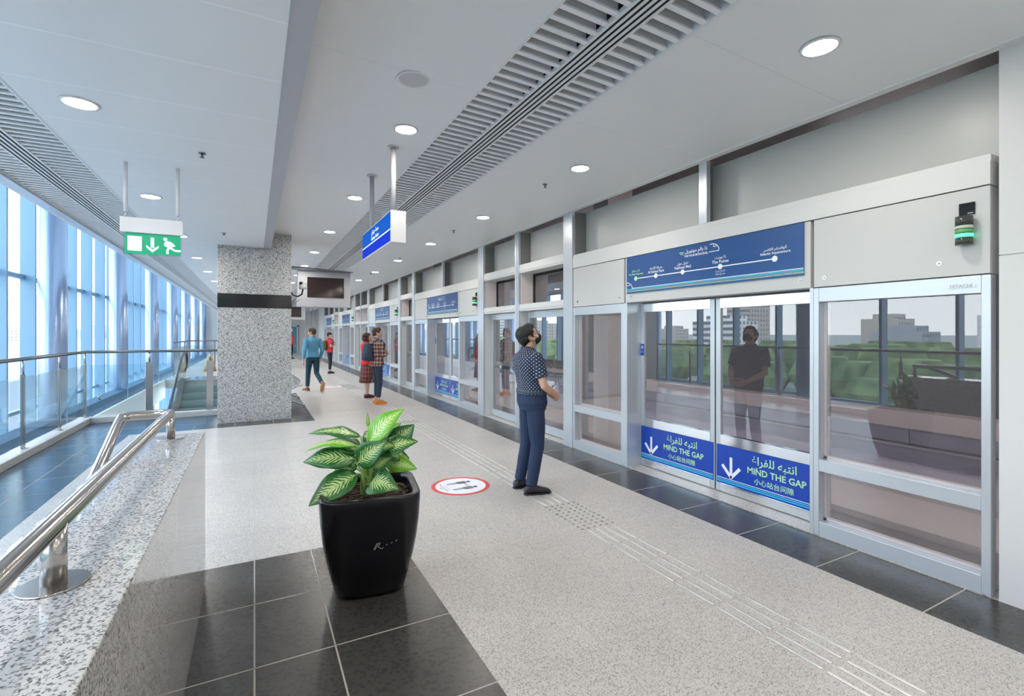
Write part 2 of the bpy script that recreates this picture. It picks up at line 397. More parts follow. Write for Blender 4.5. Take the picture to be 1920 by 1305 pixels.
def put_text(mb, body, frame, x, y, w=None, h=None, m=0, bold=0., off=.0012):
    """frame: 4x4 mapping sign plane (x right, y up, z out) to world; centred at x,y; fitted to width w or height h"""
    me, x0, x1, y0, y1 = text_mesh(body, bold)
    s = w/(x1-x0) if w else h/(y1-y0)
    sy = h/(y1-y0) if (h and w) else s
    mat = frame@Matrix.Translation((x, y, off))@Matrix.Diagonal((s, sy, 1, 1))@Matrix.Translation((-(x0+x1)/2, -(y0+y1)/2, 0))
    mb.addmesh(me, mat, m)
def plane_frame(origin, right, up):
    r = Vector(right).normalized(); u = Vector(up).normalized(); n = r.cross(u)
    m = Matrix((r, u, n)).transposed().to_4x4(); m.translation = Vector(origin); return m
def rect(mb, F, x0, x1, y0, y1, m, off=.0006): mb.poly([F@Vector(p) for p in ((x0,y0,off),(x1,y0,off),(x1,y1,off),(x0,y1,off))], m)
def fdisc(mb, F, x, y, r, m, off=.001, seg=20, a0=0, a1=360): mb.poly([F@Vector((x+r*math.cos(R(a0+(a1-a0)*j/seg)), y+r*math.sin(R(a0+(a1-a0)*j/seg)), off)) for j in range(seg)], m)
def fstroke(mb, F, pts, w, m, off=.001):
    for (x0, y0), (x1, y1) in zip(pts, pts[1:]):
        d = Vector((x1-x0, y1-y0)); l = d.length or 1e-6; n = Vector((-d.y, d.x))/l*w/2
        mb.poly([F@Vector((x0+n.x, y0+n.y, off)), F@Vector((x0-n.x, y0-n.y, off)), F@Vector((x1-n.x, y1-n.y, off)), F@Vector((x1+n.x, y1+n.y, off))], m)
exec_parts = []

# ================================================================== the setting
Y0, Y1 = -6.0, 42.0
XW = 3.93                                  # face of the platform screen wall
def zc(x): return 3.45-.0413*(x-.25)       # the right-hand ceiling falls slightly towards the doors
ZL = 3.157                                 # left ceiling
# floor
f = MB(); F_MATS = ['granite_floor', 'dark_tile', 'grout', 'joint_soft', 'sky_tinted_tile']
def slab(x0, x1, y0, y1, m, t=.3): f.box(x0, x1, y0, y1, -t, 0, m)
slab(-.67, .985, Y0, 3.88, 1); slab(-1.74, -.67, Y0, 3.88, 0); slab(-1.74, .985, 3.88, 9.57, 0)
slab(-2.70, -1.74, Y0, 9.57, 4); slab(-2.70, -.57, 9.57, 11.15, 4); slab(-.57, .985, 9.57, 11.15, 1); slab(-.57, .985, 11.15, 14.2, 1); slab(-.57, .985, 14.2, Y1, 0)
slab(.985, 3.39, Y0, Y1, 0); slab(3.39, XW, Y0, Y1, 1); slab(XW, 4.25, Y0, Y1, 0); slab(-2.70, -.57, 20.3, Y1, 0)
g = .0006
def line(x0, x1, y0, y1, m): f.box(x0, x1, y0, y1, -.01, g, m)
for x in (0, .367): line(x-.004, x+.004, Y0, 3.88, 2); line(x-.0025, x+.0025, 3.88, 9.57, 3)
for k in range(0, 14):
    y = 3.249-.62*k
    if y > Y0: line(-.28, .985, y-.004, y+.004, 2)
for x in (1.585, 2.185, 2.785): line(x-.002, x+.002, Y0, Y1, 3)
line(.983, .987, 3.88, Y1, 3)
k = 0
while Y0+.606*k < Y1:
    y = 1.369-.606*10+.606*k; k += 1
    if y < Y0: continue
    if k % 2 == 0: line(.985, 3.39, y-.0015, y+.0015, 3)
    if y < 30: line(3.39, XW, y-.004, y+.004, 2)
for k in range(9): line(-1.74, .985, 4.4+.62*k-.0015, 4.4+.62*k+.0015, 3)
line(-2.094, -2.086, Y0, 11.1, 2)
k = 0
while 5.87+.62*k < 11: 
    y = 5.87+.62*k; line(-2.56, -1.74, y-.003, y+.003, 2); k += 1
for k in range(1, 18): y = 5.87-.62*k; line(-2.56, -1.74, y-.003, y+.003, 2)
for x in (-1.5, -.9, -.3, .3): line(x-.003, x+.003, 9.57, 10, 2)
line(-2.56, .985, 10.2, 10.206, 2)
struct('floor', f, F_MATS)
f = MB()      # metal expansion strips across the platform
for y in (24.4, 25.3, 26.6): f.box(-.57, 3.39, y, y+.09, -.01, .004, 0)
struct('trim_1', f, ['steel_dark'])

# left ceiling with its metal edge strip
c = MB(); c.box(-1.375, .156, Y0, Y1, ZL, ZL+.06); struct('ceiling_left', c, ['ceiling_paint'])
c = MB(); c.box(.156, .272, Y0, Y1, ZL-.004, ZL+.02); c.box(.25, .272, Y0, Y1, ZL+.02, 3.50)
c.box(.150, .156, Y0, Y1, ZL-.006, ZL+.02)
struct('trim_2', c, ['housing_white'])
# right ceiling
c = MB(); c.prism([(.272, zc(.272)), (1.47, zc(1.47)), (1.47, zc(1.47)+.06), (.272, zc(.272)+.06)], 'y', Y0, Y1)
c.prism([(2.29, zc(2.29)), (3.86, zc(3.86)), (3.86, zc(3.86)+.06), (2.29, zc(2.29)+.06)], 'y', Y0, Y1)
struct('ceiling_right', c, ['ceiling_paint_right'])
c = MB(); c.box(3.86, 3.93, Y0, Y1, zc(3.9)-.012, zc(3.9)+.06); struct('trim_3', c, ['white_paint'])
# plenum and upper roof
c = MB(); c.box(-2.26, 4.3, Y0, Y1, 3.95, 4.05); struct('roof_plenum', c, ['shadow_grey'])
c = MB(); c.box(-2.34, -2.26, Y0, Y1, ZL, 6.2, 0); c.box(-4.4, -2.26, Y0, Y1, 6.2, 6.3, 0); struct('wall_fascia', c, ['panel_light'])

def grille(name, xa, xb, xc_, xd, zf, label, tilt):
    r = root(name, ((xa+xd)/2, 0, zf((xa+xd)/2)), label, 'ceiling grille')
    s = MB(); y = Y0+.05
    while y < Y1:
        for a, b in ((xa, xb), (xc_, xd)):
            n = len(s.v)
            s.prism([(a, zf(a)+.004), (b, zf(b)+.004), (b, zf(b)+.016), (a, zf(a)+.016)], 'y', y-.018, y+.018)
            s.prism([(a, zf(a)+.016), (b, zf(b)+.016), (b, zf(b)+.085), (a, zf(a)+.085)], 'y', y-.004, y+.004)
            yy = y
        y += .1
    obj('slat_panel', s, ['slat_paint'], r)
    d = MB(); w = (xc_-xb)
    k = 9; bw = w/k
    for i in range(k):
        a = xb+i*bw; b = a+bw
        if i % 2 == 0:
            d.prism([(a, zf(a)-.002), (b, zf(b)-.002), (b, zf(b)+.03), (a, zf(a)+.03)], 'y', Y0, Y1, 0)
        else: d.prism([(a, zf(a)+.001), (b, zf(b)+.001), (b, zf(b)+.03), (a, zf(a)+.03)], 'y', Y0, Y1, 1)
    obj('linear_diffuser', d, ['white_paint', 'black_matte'], r)
    e = MB()
    for a, b in ((xa-.015, xa), (xd, xd+.02)): e.prism([(a, zf(a)-.004), (b, zf(b)-.004), (b, zf(b)+.10), (a, zf(a)+.10)], 'y', Y0, Y1)
    obj('edge_frame', e, ['white_paint'], r)
    v = MB(); v.box(xa, xd, Y0, Y1, zf((xa+xd)/2)+.30, zf((xa+xd)/2)+.31); obj('plenum_back', v, ['black_matte'], r)
grille('ceiling_grille', 1.485, 1.81, 1.985, 2.27, zc, 'long white slatted ceiling grille above the platform, right of the hanging blue sign', 0)
grille('ceiling_grille', -2.143, -1.88, -1.704, -1.39, lambda x: ZL, 'long white slatted ceiling grille beside the tall windows on the left', 0)
c = MB(); c.box(-2.26, -2.158, Y0, Y1, ZL-.03, ZL+.06); struct('trim_4', c, ['frame_metal'])

# the curtain wall on the left: one window per bay
GX = -4.2; PITCH = 1.302
def bay():
    r = bpy.data.objects.new('window_1', None); COL.objects.link(r); r.empty_display_size = .1; r['kind'] = 'structure'
    a = MB().box(-.0, .24, -.03, .03, -5, 6.2); obj('fin', a, ['fin_blue'], r, local=True, bevel=.006)
    a = MB()
    for z, h in ((2.69, .09), (.0, .07), (-2.6, .09), (5.0, .09)): a.box(-.02, .08, .03, PITCH-.03, z, z+h)
    obj('transom', a, ['fin_blue'], r, local=True)
    a = MB().quad((0, .03, -5), (0, PITCH-.03, -5), (0, PITCH-.03, 6.2), (0, .03, 6.2)); obj('pane', a, ['glass_window'], r, local=True)
    return r
b0 = bay(); b0.location = (GX, 13.4, 0); n = 1
for k in range(-14, 22):
    if k == 0: continue
    c = copy_tree(b0); n += 1; c.name = 'window_%d' % n; c.location = (GX, 13.4+k*PITCH, 0)
c = MB().box(-3.40, -3.10, Y0, Y1, -.32, .06); e = 13.4-14*PITCH
struct('trim_5', c, ['beam_blue'], bevel=.01)
for k in range(6):      # steel glass fittings on the beam
    y = 9.2+2.6*k
    m = MB().cyl((-3.16, y, .06), (-3.16, y, .13), .02).cyl((-3.16, y-.07, .13), (-3.16, y+.07, .13), .018).ell((-3.16, y-.08, .13), (.028,)*3, seg=10).ell((-3.16, y+.08, .13), (.028,)*3, seg=10)
    thing('glass_fitting', m, ['steel'], (-3.16, y, .06), 'small steel glass fitting on the dark blue beam, %s along it' % ORD[k] if k else 'small steel glass fitting on the dark blue beam, nearest one', 'fitting', 'glass fittings on the edge beam')
for k in range(-2, 7):
    y = 11.95+4.95*k
    m = MB().cyl((-3.3, y, -5), (-3.3, y, 6.2), .205, seg=48)
    nm = ['nearest', 'second', 'third', 'fourth', 'fifth', 'sixth', 'seventh']
    thing('round_column', m, ['column_blue'], (-3.3, y, -5), ('tall blue-grey round column by the windows, %s one visible' % (nm[k])) if k >= 0 else 'tall round column by the windows standing %s' % ('level with the camera' if k == -2 else 'left of the picture'), 'column', 'round columns along the windows')
# lower level seen through the void
c = MB().box(-4.2, -.5, Y0, Y1, -5.1, -5.0); struct('floor_lower', c, ['void_dark'])
c = MB().box(-2.75, -2.70, Y0, 20.3, -.6, 0); c.box(-.62, -.57, 11.15, 20.3, -4.9, -.3); c.box(-2.7, -.6, 11.15, 11.2, -.8, -.02); struct('trim_6', c, ['panel_light'])

# right-hand wall: pier beside the camera, end walls
c = MB().box(XW, 4.25, Y0, 1.215, 0, 2.060); c.box(XW, 4.25, Y0, 1.215, 2.066, zc(XW)+.05); c.box(XW+.01, 4.2, Y0, 1.21, 2.05, 2.07)
struct('wall_right', c, ['panel_light'])
c = MB().box(-4.4, 9.5, Y0-.1, Y0, -5, 6.3); struct('wall_rear', c, ['panel_light'])
c = MB().box(-4.4, 9.5, Y1, Y1+.1, -5, 6.3); struct('wall_end', c, ['panel_grey'])
# trackside
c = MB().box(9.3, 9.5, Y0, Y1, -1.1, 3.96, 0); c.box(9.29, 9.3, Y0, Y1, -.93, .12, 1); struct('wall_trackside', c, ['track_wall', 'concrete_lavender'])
c = MB().box(8.95, 9.32, Y0, Y1, .12, .38); struct('trim_7', c, ['concrete_pink'])
c = MB().box(4.0, 9.5, Y0, Y1, -1.1, -.93, 0); c.box(4.25, 4.3, Y0, Y1, -.93, -.02, 1); struct('floor_track', c, ['concrete', 'concrete_pink'])
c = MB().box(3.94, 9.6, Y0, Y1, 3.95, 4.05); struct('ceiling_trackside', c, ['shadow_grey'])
c = MB().box(6.2, 7.1, Y0, Y1, -.93, -.50, 0); c.box(6.1, 7.2, Y0, Y1, -.50, -.44, 0); thing('monorail_beam', c, ['concrete_pink'], (6.65, 18, -.93), 'grey concrete guideway beam in the track trench behind the glass doors', 'track')
c = MB()
for y0_, x in ((Y0, 7.9), (Y0, 8.5), (Y0, 5.2)): c.box(x, x+.08, Y0, Y1, -.93, -.84)
thing('track_cable_duct', c, ['track_dark'], (7.9, 18, -.93), 'dark conduits running along the trackside trench floor', 'cable duct')
c = MB().box(9.12, 9.28, Y0, Y1, -.21, -.17)
y = 0
while y < 14: c.box(9.2, 9.212, y, y+.012, -.2, .13); y += 1.3
thing('cable_tray', c, ['housing_white'], (9.2, 5, -.2), 'perforated metal cable tray hung under the trackside ledge', 'cable tray')
for i, y in enumerate((5.75, 8.72, 14.9, 19.5)):
    c = MB().box(4.55, 5.0, y-.14, y+.14, -.93, 3.9); c.box(4.52, 4.55, y-.17, y+.17, -.93, 3.9)
    thing('track_pillar', c, ['pink_panel'], (4.77, y, -.93), 'pale pink metal pillar behind the glass doors, %s one' % ORD[i], 'pillar', 'pale pillars on the track side')

# ================================================================== platform screen doors
UL = 4.36
def door_unit(y0, idx, first=False):
    lab = ['nearest platform screen door unit, right of the man in the polka-dot shirt',
           'second platform screen door unit, between the plaid-shirt man and the polka-dot shirt man',
           'third platform screen door unit, directly behind the man in the plaid shirt', 'fourth platform screen door unit from the camera, behind the woman in red',
           'fifth platform screen door unit, the farthest one along the platform'][idx]
    r = root('platform_screen_door', (XW, y0, 0), lab, 'platform door', 0, 'platform screen door units')
    X = XW; B = X+.21
    def part(nm, mb, mats, lb=None, bev=.003, par=r):
        o = obj(nm, mb, mats, par, bevel=bev)
        if lb: o['label'] = lb
        return o
    y1 = y0+UL
    # posts at both ends
    w0 = 0 if first else .25
    part('end_post', MB().box(X-.02, B+.05, y1, y1+.22, 0, zc(X)), ['frame_metal'])
    if not first: part('end_post', MB().box(X-.02, B+.05, y0-w0, y0, 0, zc(X)), ['frame_metal'])
    part('header_beam', MB().box(X-.012, B, y0, y1, 2.500, 2.640).box(X-.002, B, y0, y1, 2.640, 2.685), ['panel_light'])
    for a, b in ((0, 1.055), (1.075, 3.275), (3.295, UL)):
        part('header_panel', MB().box(X-.004, X+.12, y0+a+.003, y0+b-.003, 1.962, 2.494), ['panel_grey'])
    for a in (.25, .97, 1.16, 3.18, 3.38, 4.25):
        zz = 2.03 if a != .25 else 2.05
        part('lock', MB().cyl((X-.008, y0+a, zz), (X-.003, y0+a, zz), .015, seg=14).cyl((X-.010, y0+a, zz), (X-.007, y0+a, zz), .008, seg=10, m=1), ['steel', 'steel_dark'], bev=0)
    # clerestory
    part('clerestory_panel', MB().box(B, B+.03, y0, y1, 2.66, zc(X)), ['clerestory'])
    part('clerestory_return', MB().box(X+.03, B, y1-.012, y1, 2.69, zc(X)-.01).box(X+.05, B, y0+2.195, y0+2.205, 2.69, zc(X)-.01), ['shadow_grey'], bev=0)
    part('clerestory_post', MB().box(X-.002, X+.05, y0+2.09, y0+2.145, 2.685, zc(X)).box(X+.006, X+.05, y0+2.15, y0+2.195, 2.685, zc(X)), ['frame_metal'])
    # door posts
    part('door_post', MB().box(X-.006, B+.03, y0+1.055, y0+1.085, 0, 1.96), ['frame_metal'])
    part('door_post', MB().box(X-.006, B+.03, y0+3.245, y0+3.31, 0, 1.96), ['frame_metal'])
    # fixed glazed panels
    for a, b in ((0, 1.055), (3.31, UL)):
        fr = MB()
        for z0, z1 in ((0, .118), (.513, .606), (1.845, 1.955)): fr.box(X-.002, X+.068, y0+a+.0452, y0+b-.0402, z0, z1)
        fr.box(X-.004, X+.07, y0+a, y0+a+.045, 0, 1.955).box(X-.004, X+.07, y0+b-.04, y0+b, 0, 1.955)
        fo = part('fixed_panel', fr, ['frame_metal'])
        inn = MB()
        for z0, z1 in ((.118, .513), (.606, 1.845)):
            for q0, q1 in ((a+.045, a+.065), (b-.06, b-.04)): inn.box(X+.07, X+.11, y0+q0, y0+q1, z0, z1)
            inn.box(X+.07, X+.11, y0+a+.045, y0+b-.04, z0, z0+.02)
        part('glazing_frame', inn, ['pink_panel'], par=fo, bev=0)
        gl = MB()
        for z0, z1 in ((.118, .513), (.606, 1.845)): gl.quad((X+.06, y0+a+.04, z0), (X+.06, y0+b-.04, z0), (X+.06, y0+b-.04, z1), (X+.06, y0+a+.04, z1))
        part('pane', gl, ['glass_door'], par=fo, bev=0)
    # two sliding doors
    for s, (a, b) in enumerate(((1.085, 2.158), (2.172, 3.245))):
        D = B; fr = MB(); a += y0; b += y0
        fr.box(D, D+.04, a, a+.055, .015, 1.95).box(D, D+.04, b-.055, b, .015, 1.95)
        lf = part('sliding_door', fr, ['frame_metal'])
        bd = MB().box(D-.004, D+.04, a+.055, b-.055, .015, .10).box(D-.004, D+.04, a+.055, b-.055, .485, .585).box(D-.004, D+.04, a+.055, b-.055, 1.85, 1.95)
        part('polished_rail', bd, ['steel_polished'], 'mirror polished steel rails', par=lf)
        part('pane', MB().quad((D+.02, a+.055, .585), (D+.02, b-.055, .585), (D+.02, b-.055, 1.85), (D+.02, a+.055, 1.85)), ['glass_door'], par=lf, bev=0)
        sg = MB().box(D-.002, D+.03, a+.01, b-.01, .10, .485)
        F = plane_frame((D-.002, (a+b)/2, .2925), (0, -1, 0), (0, 0, 1)); hw = (b-a)/2-.01; hh = .1925
        rect(sg, F, -hw+.008, hw-.008, -hh+.012, hh-.004, 0)
        fstroke(sg, F, [(-hw+.17, .085), (-hw+.17, -.105)], .030, 1, .0012)
        fstroke(sg, F, [(-hw+.07, -.005), (-hw+.175, -.118)], .032, 1, .0013); fstroke(sg, F, [(-hw+.27, -.005), (-hw+.165, -.118)], .032, 1, .0013)
        cx = .10 if s == 1 else .085
        put_text(sg, arabic('انتبه للفراغ'), F, cx, .095, w=.43, m=2, bold=.012)
        put_text(sg, 'MIND THE GAP', F, cx+.02, .012, w=.56, m=2, bold=.018)
        put_text(sg, '小心站台间隙', F, cx, -.078, w=.38, m=2, bold=.008)
        rect(sg, F, -hw+.008, hw-.008, -.138, -.132, 1, .0012); rect(sg, F, -hw+.008, hw-.008, -.158, -.147, 3, .0012); rect(sg, F, -hw+.008, hw-.008, -.176, -.165, 3, .0012)
        part('gap_warning_sign', sg, ['blue_sign', 'sign_white', 'sign_green_text', 'cyan_stripe'], 'blue mind-the-gap sign', par=lf, bev=0)
    part('centre_gasket', MB().box(B+.004, B+.03, y0+2.158, y0+2.172, .02, 1.95), ['black_matte'], 'black rubber seal', bev=0)
    # door instruction labels
    lb = MB().box(B-.004, B, y0+3.188, y0+3.240, 1.33, 1.47)
    F = plane_frame((B-.0045, y0+3.214, 1.40), (0, -1, 0), (0, 0, 1)); fdisc(lb, F, 0, .030, .018, 1); fdisc(lb, F, 0, .030, .014, 0, .0015); rect(lb, F, -.003, .003, .020, .040, 1, .002); rect(lb, F, -.02, .02, -.018, -.010, 2); rect(lb, F, -.02, .02, -.035, -.027, 2)
    part('door_label', lb, ['blue_sign', 'sign_white', 'cyan_stripe'], 'small blue round-symbol label', bev=0)
    part('door_label', MB().box(B-.004, B, y0+1.09, y0+1.13, 1.28, 1.42).box(B-.006, B-.004, y0+1.095, y0+1.125, 1.40, 1.412, 1), ['blue_sign', 'sign_green_text'], 'small blue label', bev=0)
    part('threshold', MB().box(X-.004, B+.06, y0+.02, y1, -.03, .008), ['granite_floor'], bev=0)
    if first:
        F = plane_frame((X-.006, y0+.14, 1.895), (0, -1, 0), (0, 0, 1)); t = MB(); rect(t, F, -.07, .07, -.012, .012, 0, .001); put_text(t, 'HITACHI', F, 0, 0, w=.11, m=1, bold=.03, off=.002)
        part('maker_label', t, ['paper', 'steel_dark'], bev=0)
    # route map
    yc = y0+(4.49+2.376)/2-1.25; Wd = 1.057; H = .2135
    t = MB().box(X-.014, X-.0045, yc-Wd, yc+Wd, 2.066, 2.493)
    F = plane_frame((X-.0145, yc, 2.2795), (0, -1, 0), (0, 0, 1))
    st = [(-.90, 'The Palm Gateway', 'بالم جيتواي', 2), (-.58, 'Al Ittihad Park', 'حديقة الاتحاد', 1), (-.20, 'Nakheel Mall', 'نخيل مول', 1), (.26, 'The Pointe', 'ذا بوينت', 1), (.81, 'Atlantis Aquaventure', 'أكوافنتشر أتلانتس', 1)]
    def mx(u):      # station spacing as printed
        return u
    rect(t, F, -.90, .81, -.052, -.042, 1, .001)
    for x, en, ar, mm in st:
        fdisc(t, F, x, -.047, .026, mm, .0018)
        put_text(t, en, F, x, .002, h=.030 if len(en) < 18 else .030, m=mm, bold=.01)
        put_text(t, arabic(ar), F, x, .040, h=.036, m=mm, bold=.01)
    put_text(t, arabic('افتتاح قريبا'), F, .26, -.092, h=.028, m=1); put_text(t, 'Opening soon', F, .26, -.118, h=.018, m=1)
    put_text(t, arabic('ذا بالم مونوريل'), F, -.03, .148, w=.28, m=1, bold=.012); put_text(t, 'THE PALM MONORAIL', F, -.03, .108, w=.30, m=1, bold=.02)
    for q in range(3): rect(t, F, -.245+.012*q, -.185, .150-.014*q, .156-.014*q, 2 if q < 2 else 4, .001)
    fstroke(t, F, [(.14, .182), (.185, .182), (.225, .165), (.245, .135), (.245, .110), (.13, .110)], .007, 1); fstroke(t, F, [(.185, .182), (.185, .155), (.235, .155)], .006, 1)
    rect(t, F, -.97, 1.055, -.158, -.152, 1, .001); rect(t, F, -Wd, Wd, -.172, -.161, 3, .001); rect(t, F, -Wd, Wd, -.186, -.176, 4, .001); rect(t, F, -Wd, Wd, -.194, -.190, 2, .001)
    fstroke(t, F, [(-Wd, -.085), (-1.02, -.088), (-.975, -.115), (-.955, -.155)], .008, 1); fstroke(t, F, [(-Wd, -.118), (-1.00, -.118), (-1.0, -.10)], .006, 1)
    thing('route_map', t, ['map_blue', 'sign_white', 'sign_green_text', 'cyan_stripe', 'steel_dark'], (X-.014, yc, 2.066), 'blue route map with five station dots above the %s' % ['nearest sliding doors', 'second set of sliding doors', 'third set of sliding doors', 'fourth set of sliding doors', 'farthest set of sliding doors'][idx], 'sign', 'blue route maps above the doors')
    # signal beacon
    by = y0+.11
    be = root('signal_beacon', (X-.0045, by, 2.14), 'green lit signal beacon at the right end of the %s' % ['nearest door header', 'second door header from the camera', 'third door header', 'fourth door header', 'farthest door header'][idx], 'signal light', 0, 'signal beacons on the door headers')
    obj('sensor', MB().box(X-.012, X-.0045, by-.038, by+.038, 2.335, 2.41).box(X-.013, X-.012, by-.03, by-.005, 2.343, 2.346, 1), ['black_gloss', 'sign_white'], be)
    c = MB(); seg = [(2.145, 2.19, 0), (2.19, 2.212, 1), (2.212, 2.216, 0), (2.216, 2.238, 2), (2.238, 2.242, 0), (2.242, 2.262, 3), (2.262, 2.32, 0)]
    for z0, z1, m in seg: c.cyl((X-.0485, by, z0), (X-.0485, by, z1), .043, seg=28, m=m)
    obj('lens_stack', c, ['smoke', 'green_lit', 'green_lens', 'clear_lens'], be)
    return r
pbr('smoke', (.05, .055, .05), .15); pbr('green_lit', (.1, .9, .4), .3, emit=(.10, 1, .45), estr=1.6); pbr('green_lens', (.12, .42, .12), .2); pbr('clear_lens', (.5, .58, .48), .2)
US = [1.25, 8.84, 14.93, 22.5, 28.6]
for i, y in enumerate(US): door_unit(y, i, i == 0)

def bay_unit(y0, y1, i, post):
    X = XW; B = X+.21
    r = root('emergency_door_bay', (X, y0, 0), 'glazed emergency door bay with a high window above, %s of its kind from the camera' % ORD[i], 'door bay', 0, 'recessed door bays between the platform door units')
    def part(nm, mb, mats, par=r, bev=.003): return obj(nm, mb, mats, par, bevel=bev)
    for z0, z1 in ((2.60, 2.74), (1.965, 2.08)): part('ledge', MB().box(X-.004, B+.05, y0, y1, z0, z1).box(X-.012, X-.004, y0, y1, z0+.03, z1-.045), ['panel_light'])
    part('clerestory_panel', MB().box(B, B+.03, y0, y1, 2.74, zc(X)), ['clerestory']); part('clerestory_return', MB().box(X+.02, B, y1-.01, y1, 2.74, zc(X)-.01), ['shadow_grey'], bev=0)
    part('reveal', MB().box(X+.03, B+.05, y1-.008, y1, 2.08, 2.60), ['pink_panel'], bev=0)
    w = part('upper_window', MB().box(B+.05, B+.07, y0, y0+.03, 2.08, 2.6).box(B+.05, B+.07, y1-.05, y1, 2.08, 2.6).box(B+.051, B+.069, y0+.03, y1-.05, 2.56, 2.6).box(B+.051, B+.069, y0+.03, y1-.05, 2.08, 2.10), ['black_matte'], bev=0)
    part('pane', MB().quad((B+.06, y0+.03, 2.1), (B+.06, y1-.05, 2.1), (B+.06, y1-.05, 2.56), (B+.06, y0+.03, 2.56)), ['glass_door'], par=w, bev=0)
    D = X+.14
    d = part('door_leaf', MB().box(D, D+.04, y0+.005, y0+.075, .02, 1.96).box(D, D+.04, y1-.085, y1-.015, .02, 1.96).box(D+.001, D+.039, y0+.0752, y1-.0852, .02, .14).box(D+.001, D+.039, y0+.0752, y1-.0852, 1.85, 1.96), ['frame_metal'])
    part('pane', MB().quad((D+.02, y0+.07, .14), (D+.02, y1-.08, .14), (D+.02, y1-.08, 1.85), (D+.02, y0+.07, 1.85)), ['glass_door'], par=d, bev=0)
    part('push_bar', MB().box(D+.04, D+.07, y0+.1, y1-.1, .93, .99), ['steel_dark'], par=d, bev=0)
    part('jamb', MB().box(X+.03, D+.06, y1-.012, y1, 0, 1.965), ['panel_grey'], bev=0)
    part('threshold', MB().box(X-.004, B+.06, y0, y1, -.03, .010), ['granite_floor'], bev=0)
    if post: part('post', MB().box(X-.02, B+.05, y1, y1+.13, 0, zc(X)).box(X-.03, X-.02, y1+.05, y1+.065, 0, zc(X)), ['frame_metal'])
    return r
i = 0
for a, b, p in ((5.83, 7.17, 1), (7.30, 8.59, 0), (13.42, 14.68, 0), (19.51, 20.85, 1), (20.98, 22.25, 0), (27.08, 28.35, 0)):
    bay_unit(a, b, i, p); i += 1
# far end of the screen wall
c = MB().box(XW-.02, XW+.3, 33.18, 36.2, 0, zc(XW)); struct('wall_right_end', c, ['panel_grey'])
c = MB()
for x in (3.05, 3.3, 3.55, 3.8): c.box(x, x+.05, 36.2, 36.26, 0, zc(3.4))
c.box(3.05, 3.93, 36.2, 36.26, 1.0, 1.06); c.box(3.05, 3.93, 36.2, 36.26, 1.96, 2.04)
c.box(3.07, 3.9, 36.22, 36.24, 0, 1.0, 1); struct('trim_8', c, ['frame_metal', 'door_blue'])
d = root('door_1', (2.3, 41.97, 0), None, None, kind='structure')
obj('leaf', MB().box(1.9, 2.95, 41.94, 42.0, 0, 2.1), ['door_blue'], d); obj('frame', MB().box(1.8, 1.9, 41.92, 42.0, 0, 2.2).box(2.95, 3.05, 41.92, 42.0, 0, 2.2).box(1.8, 3.05, 41.92, 42.0, 2.1, 2.2), ['frame_metal'], d)
obj('handle', MB().cyl((2.8, 41.90, .95), (2.8, 41.90, 1.15), .015), ['steel'], d)
thing('notice_sheet', MB().box(2.25, 2.65, 41.925, 41.935, 1.45, 1.95), ['paper'], (2.45, 41.93, 1.45), 'white paper notice taped on the far blue door', 'notice')
thing('wall_poster', MB().box(3.35, 3.75, 36.17, 36.19, 1.45, 1.85).box(3.45, 3.65, 36.165, 36.17, 1.75, 1.78, 1), ['paper', 'steel_dark'], (3.55, 36.18, 1.45), 'small white notice on the far glazed partition behind the walking man', 'notice')

# ================================================================== ceiling fittings
def downlight(i, row, x, y, z, lab):
    r = root('ceiling_downlight', (x, y, z), lab, 'ceiling light', 0, 'round recessed downlights')
    b = MB(); n = 32
    b.ring_loft([[(rr*math.cos(2*math.pi*j/n), rr*math.sin(2*math.pi*j/n), zz) for j in range(n)] for rr, zz in ((.108, -.001), (.108, -.006), (.090, -.008), (.086, .0), (.086, .03))], cap=False)
    obj('rim', b, ['downlight_rim'], r, local=True)
    obj('diffuser', MB().disc((0, 0, -.0035), .087, up=-1, seg=32), ['lamp_glow'], r, local=True)
P = 1.415*1.74
for k in range(-3, 12):
    y = 1.74*1.0+2.46*k
    if y > Y1-1: break
    x = 3.03
    lab = 'round downlight in the row beside the platform doors, %s' % (('%s from the camera' % ORD[k]) if k >= 0 else ORD[-k-1] + ' one behind the camera')
    downlight(k, 0, x, y, zc(x)-.001, lab)
for k in range(-3, 13):
    y = 4.27+2.48*(k-1)
    if abs(y-14.8) < .6: continue
    x = 1.19
    if k == 0: y = 1.8
    lab = 'round downlight in the middle row left of the grille, %s' % (('%s from the camera' % ORD[k-1]) if k > 0 else 'behind the picture edge, ' + ORD[-k])
    downlight(k, 1, x, y, zc(x)-.001, lab)
for k in range(-3, 14):
    y = 4.28+2.55*k
    if y > Y1-1: break
    lab = 'round downlight in the lower left ceiling, %s' % (('%s from the camera' % ORD[k]) if k >= 0 else 'behind the camera, ' + ORD[-k-1])
    downlight(k, 2, -1.045, y, ZL-.001, lab)
def sprinkler(x, y, z, lab):
    m = MB().cyl((x, y, z), (x, y, z-.008), .028, seg=16).cyl((x, y, z-.008), (x, y, z-.035), .009, seg=8).cyl((x, y, z-.035), (x, y, z-.04), .018, seg=12)
    thing('ceiling_sprinkler', m, ['steel_dark'], (x, y, z), lab, 'sprinkler', 'ceiling sprinklers')
sprinkler(-.4, 4.98, ZL, 'small dark sprinkler in the left ceiling, nearest one above the exit sign')
sprinkler(-.42, 8.8, ZL, 'small dark sprinkler in the left ceiling, just in front of the granite column')
for k, y in enumerate((4.85, 7.75, 11.2, 14.4)): sprinkler(3.0 if k == 0 else 2.98, y, zc(3.0), 'small dark sprinkler between the downlights beside the platform doors, %s one' % ORD[k])
x, y = 1.01, 3.42; z = zc(x)
m = MB().disc((x, y, z-.004), .10, up=-1, seg=36, m=1); n = 36
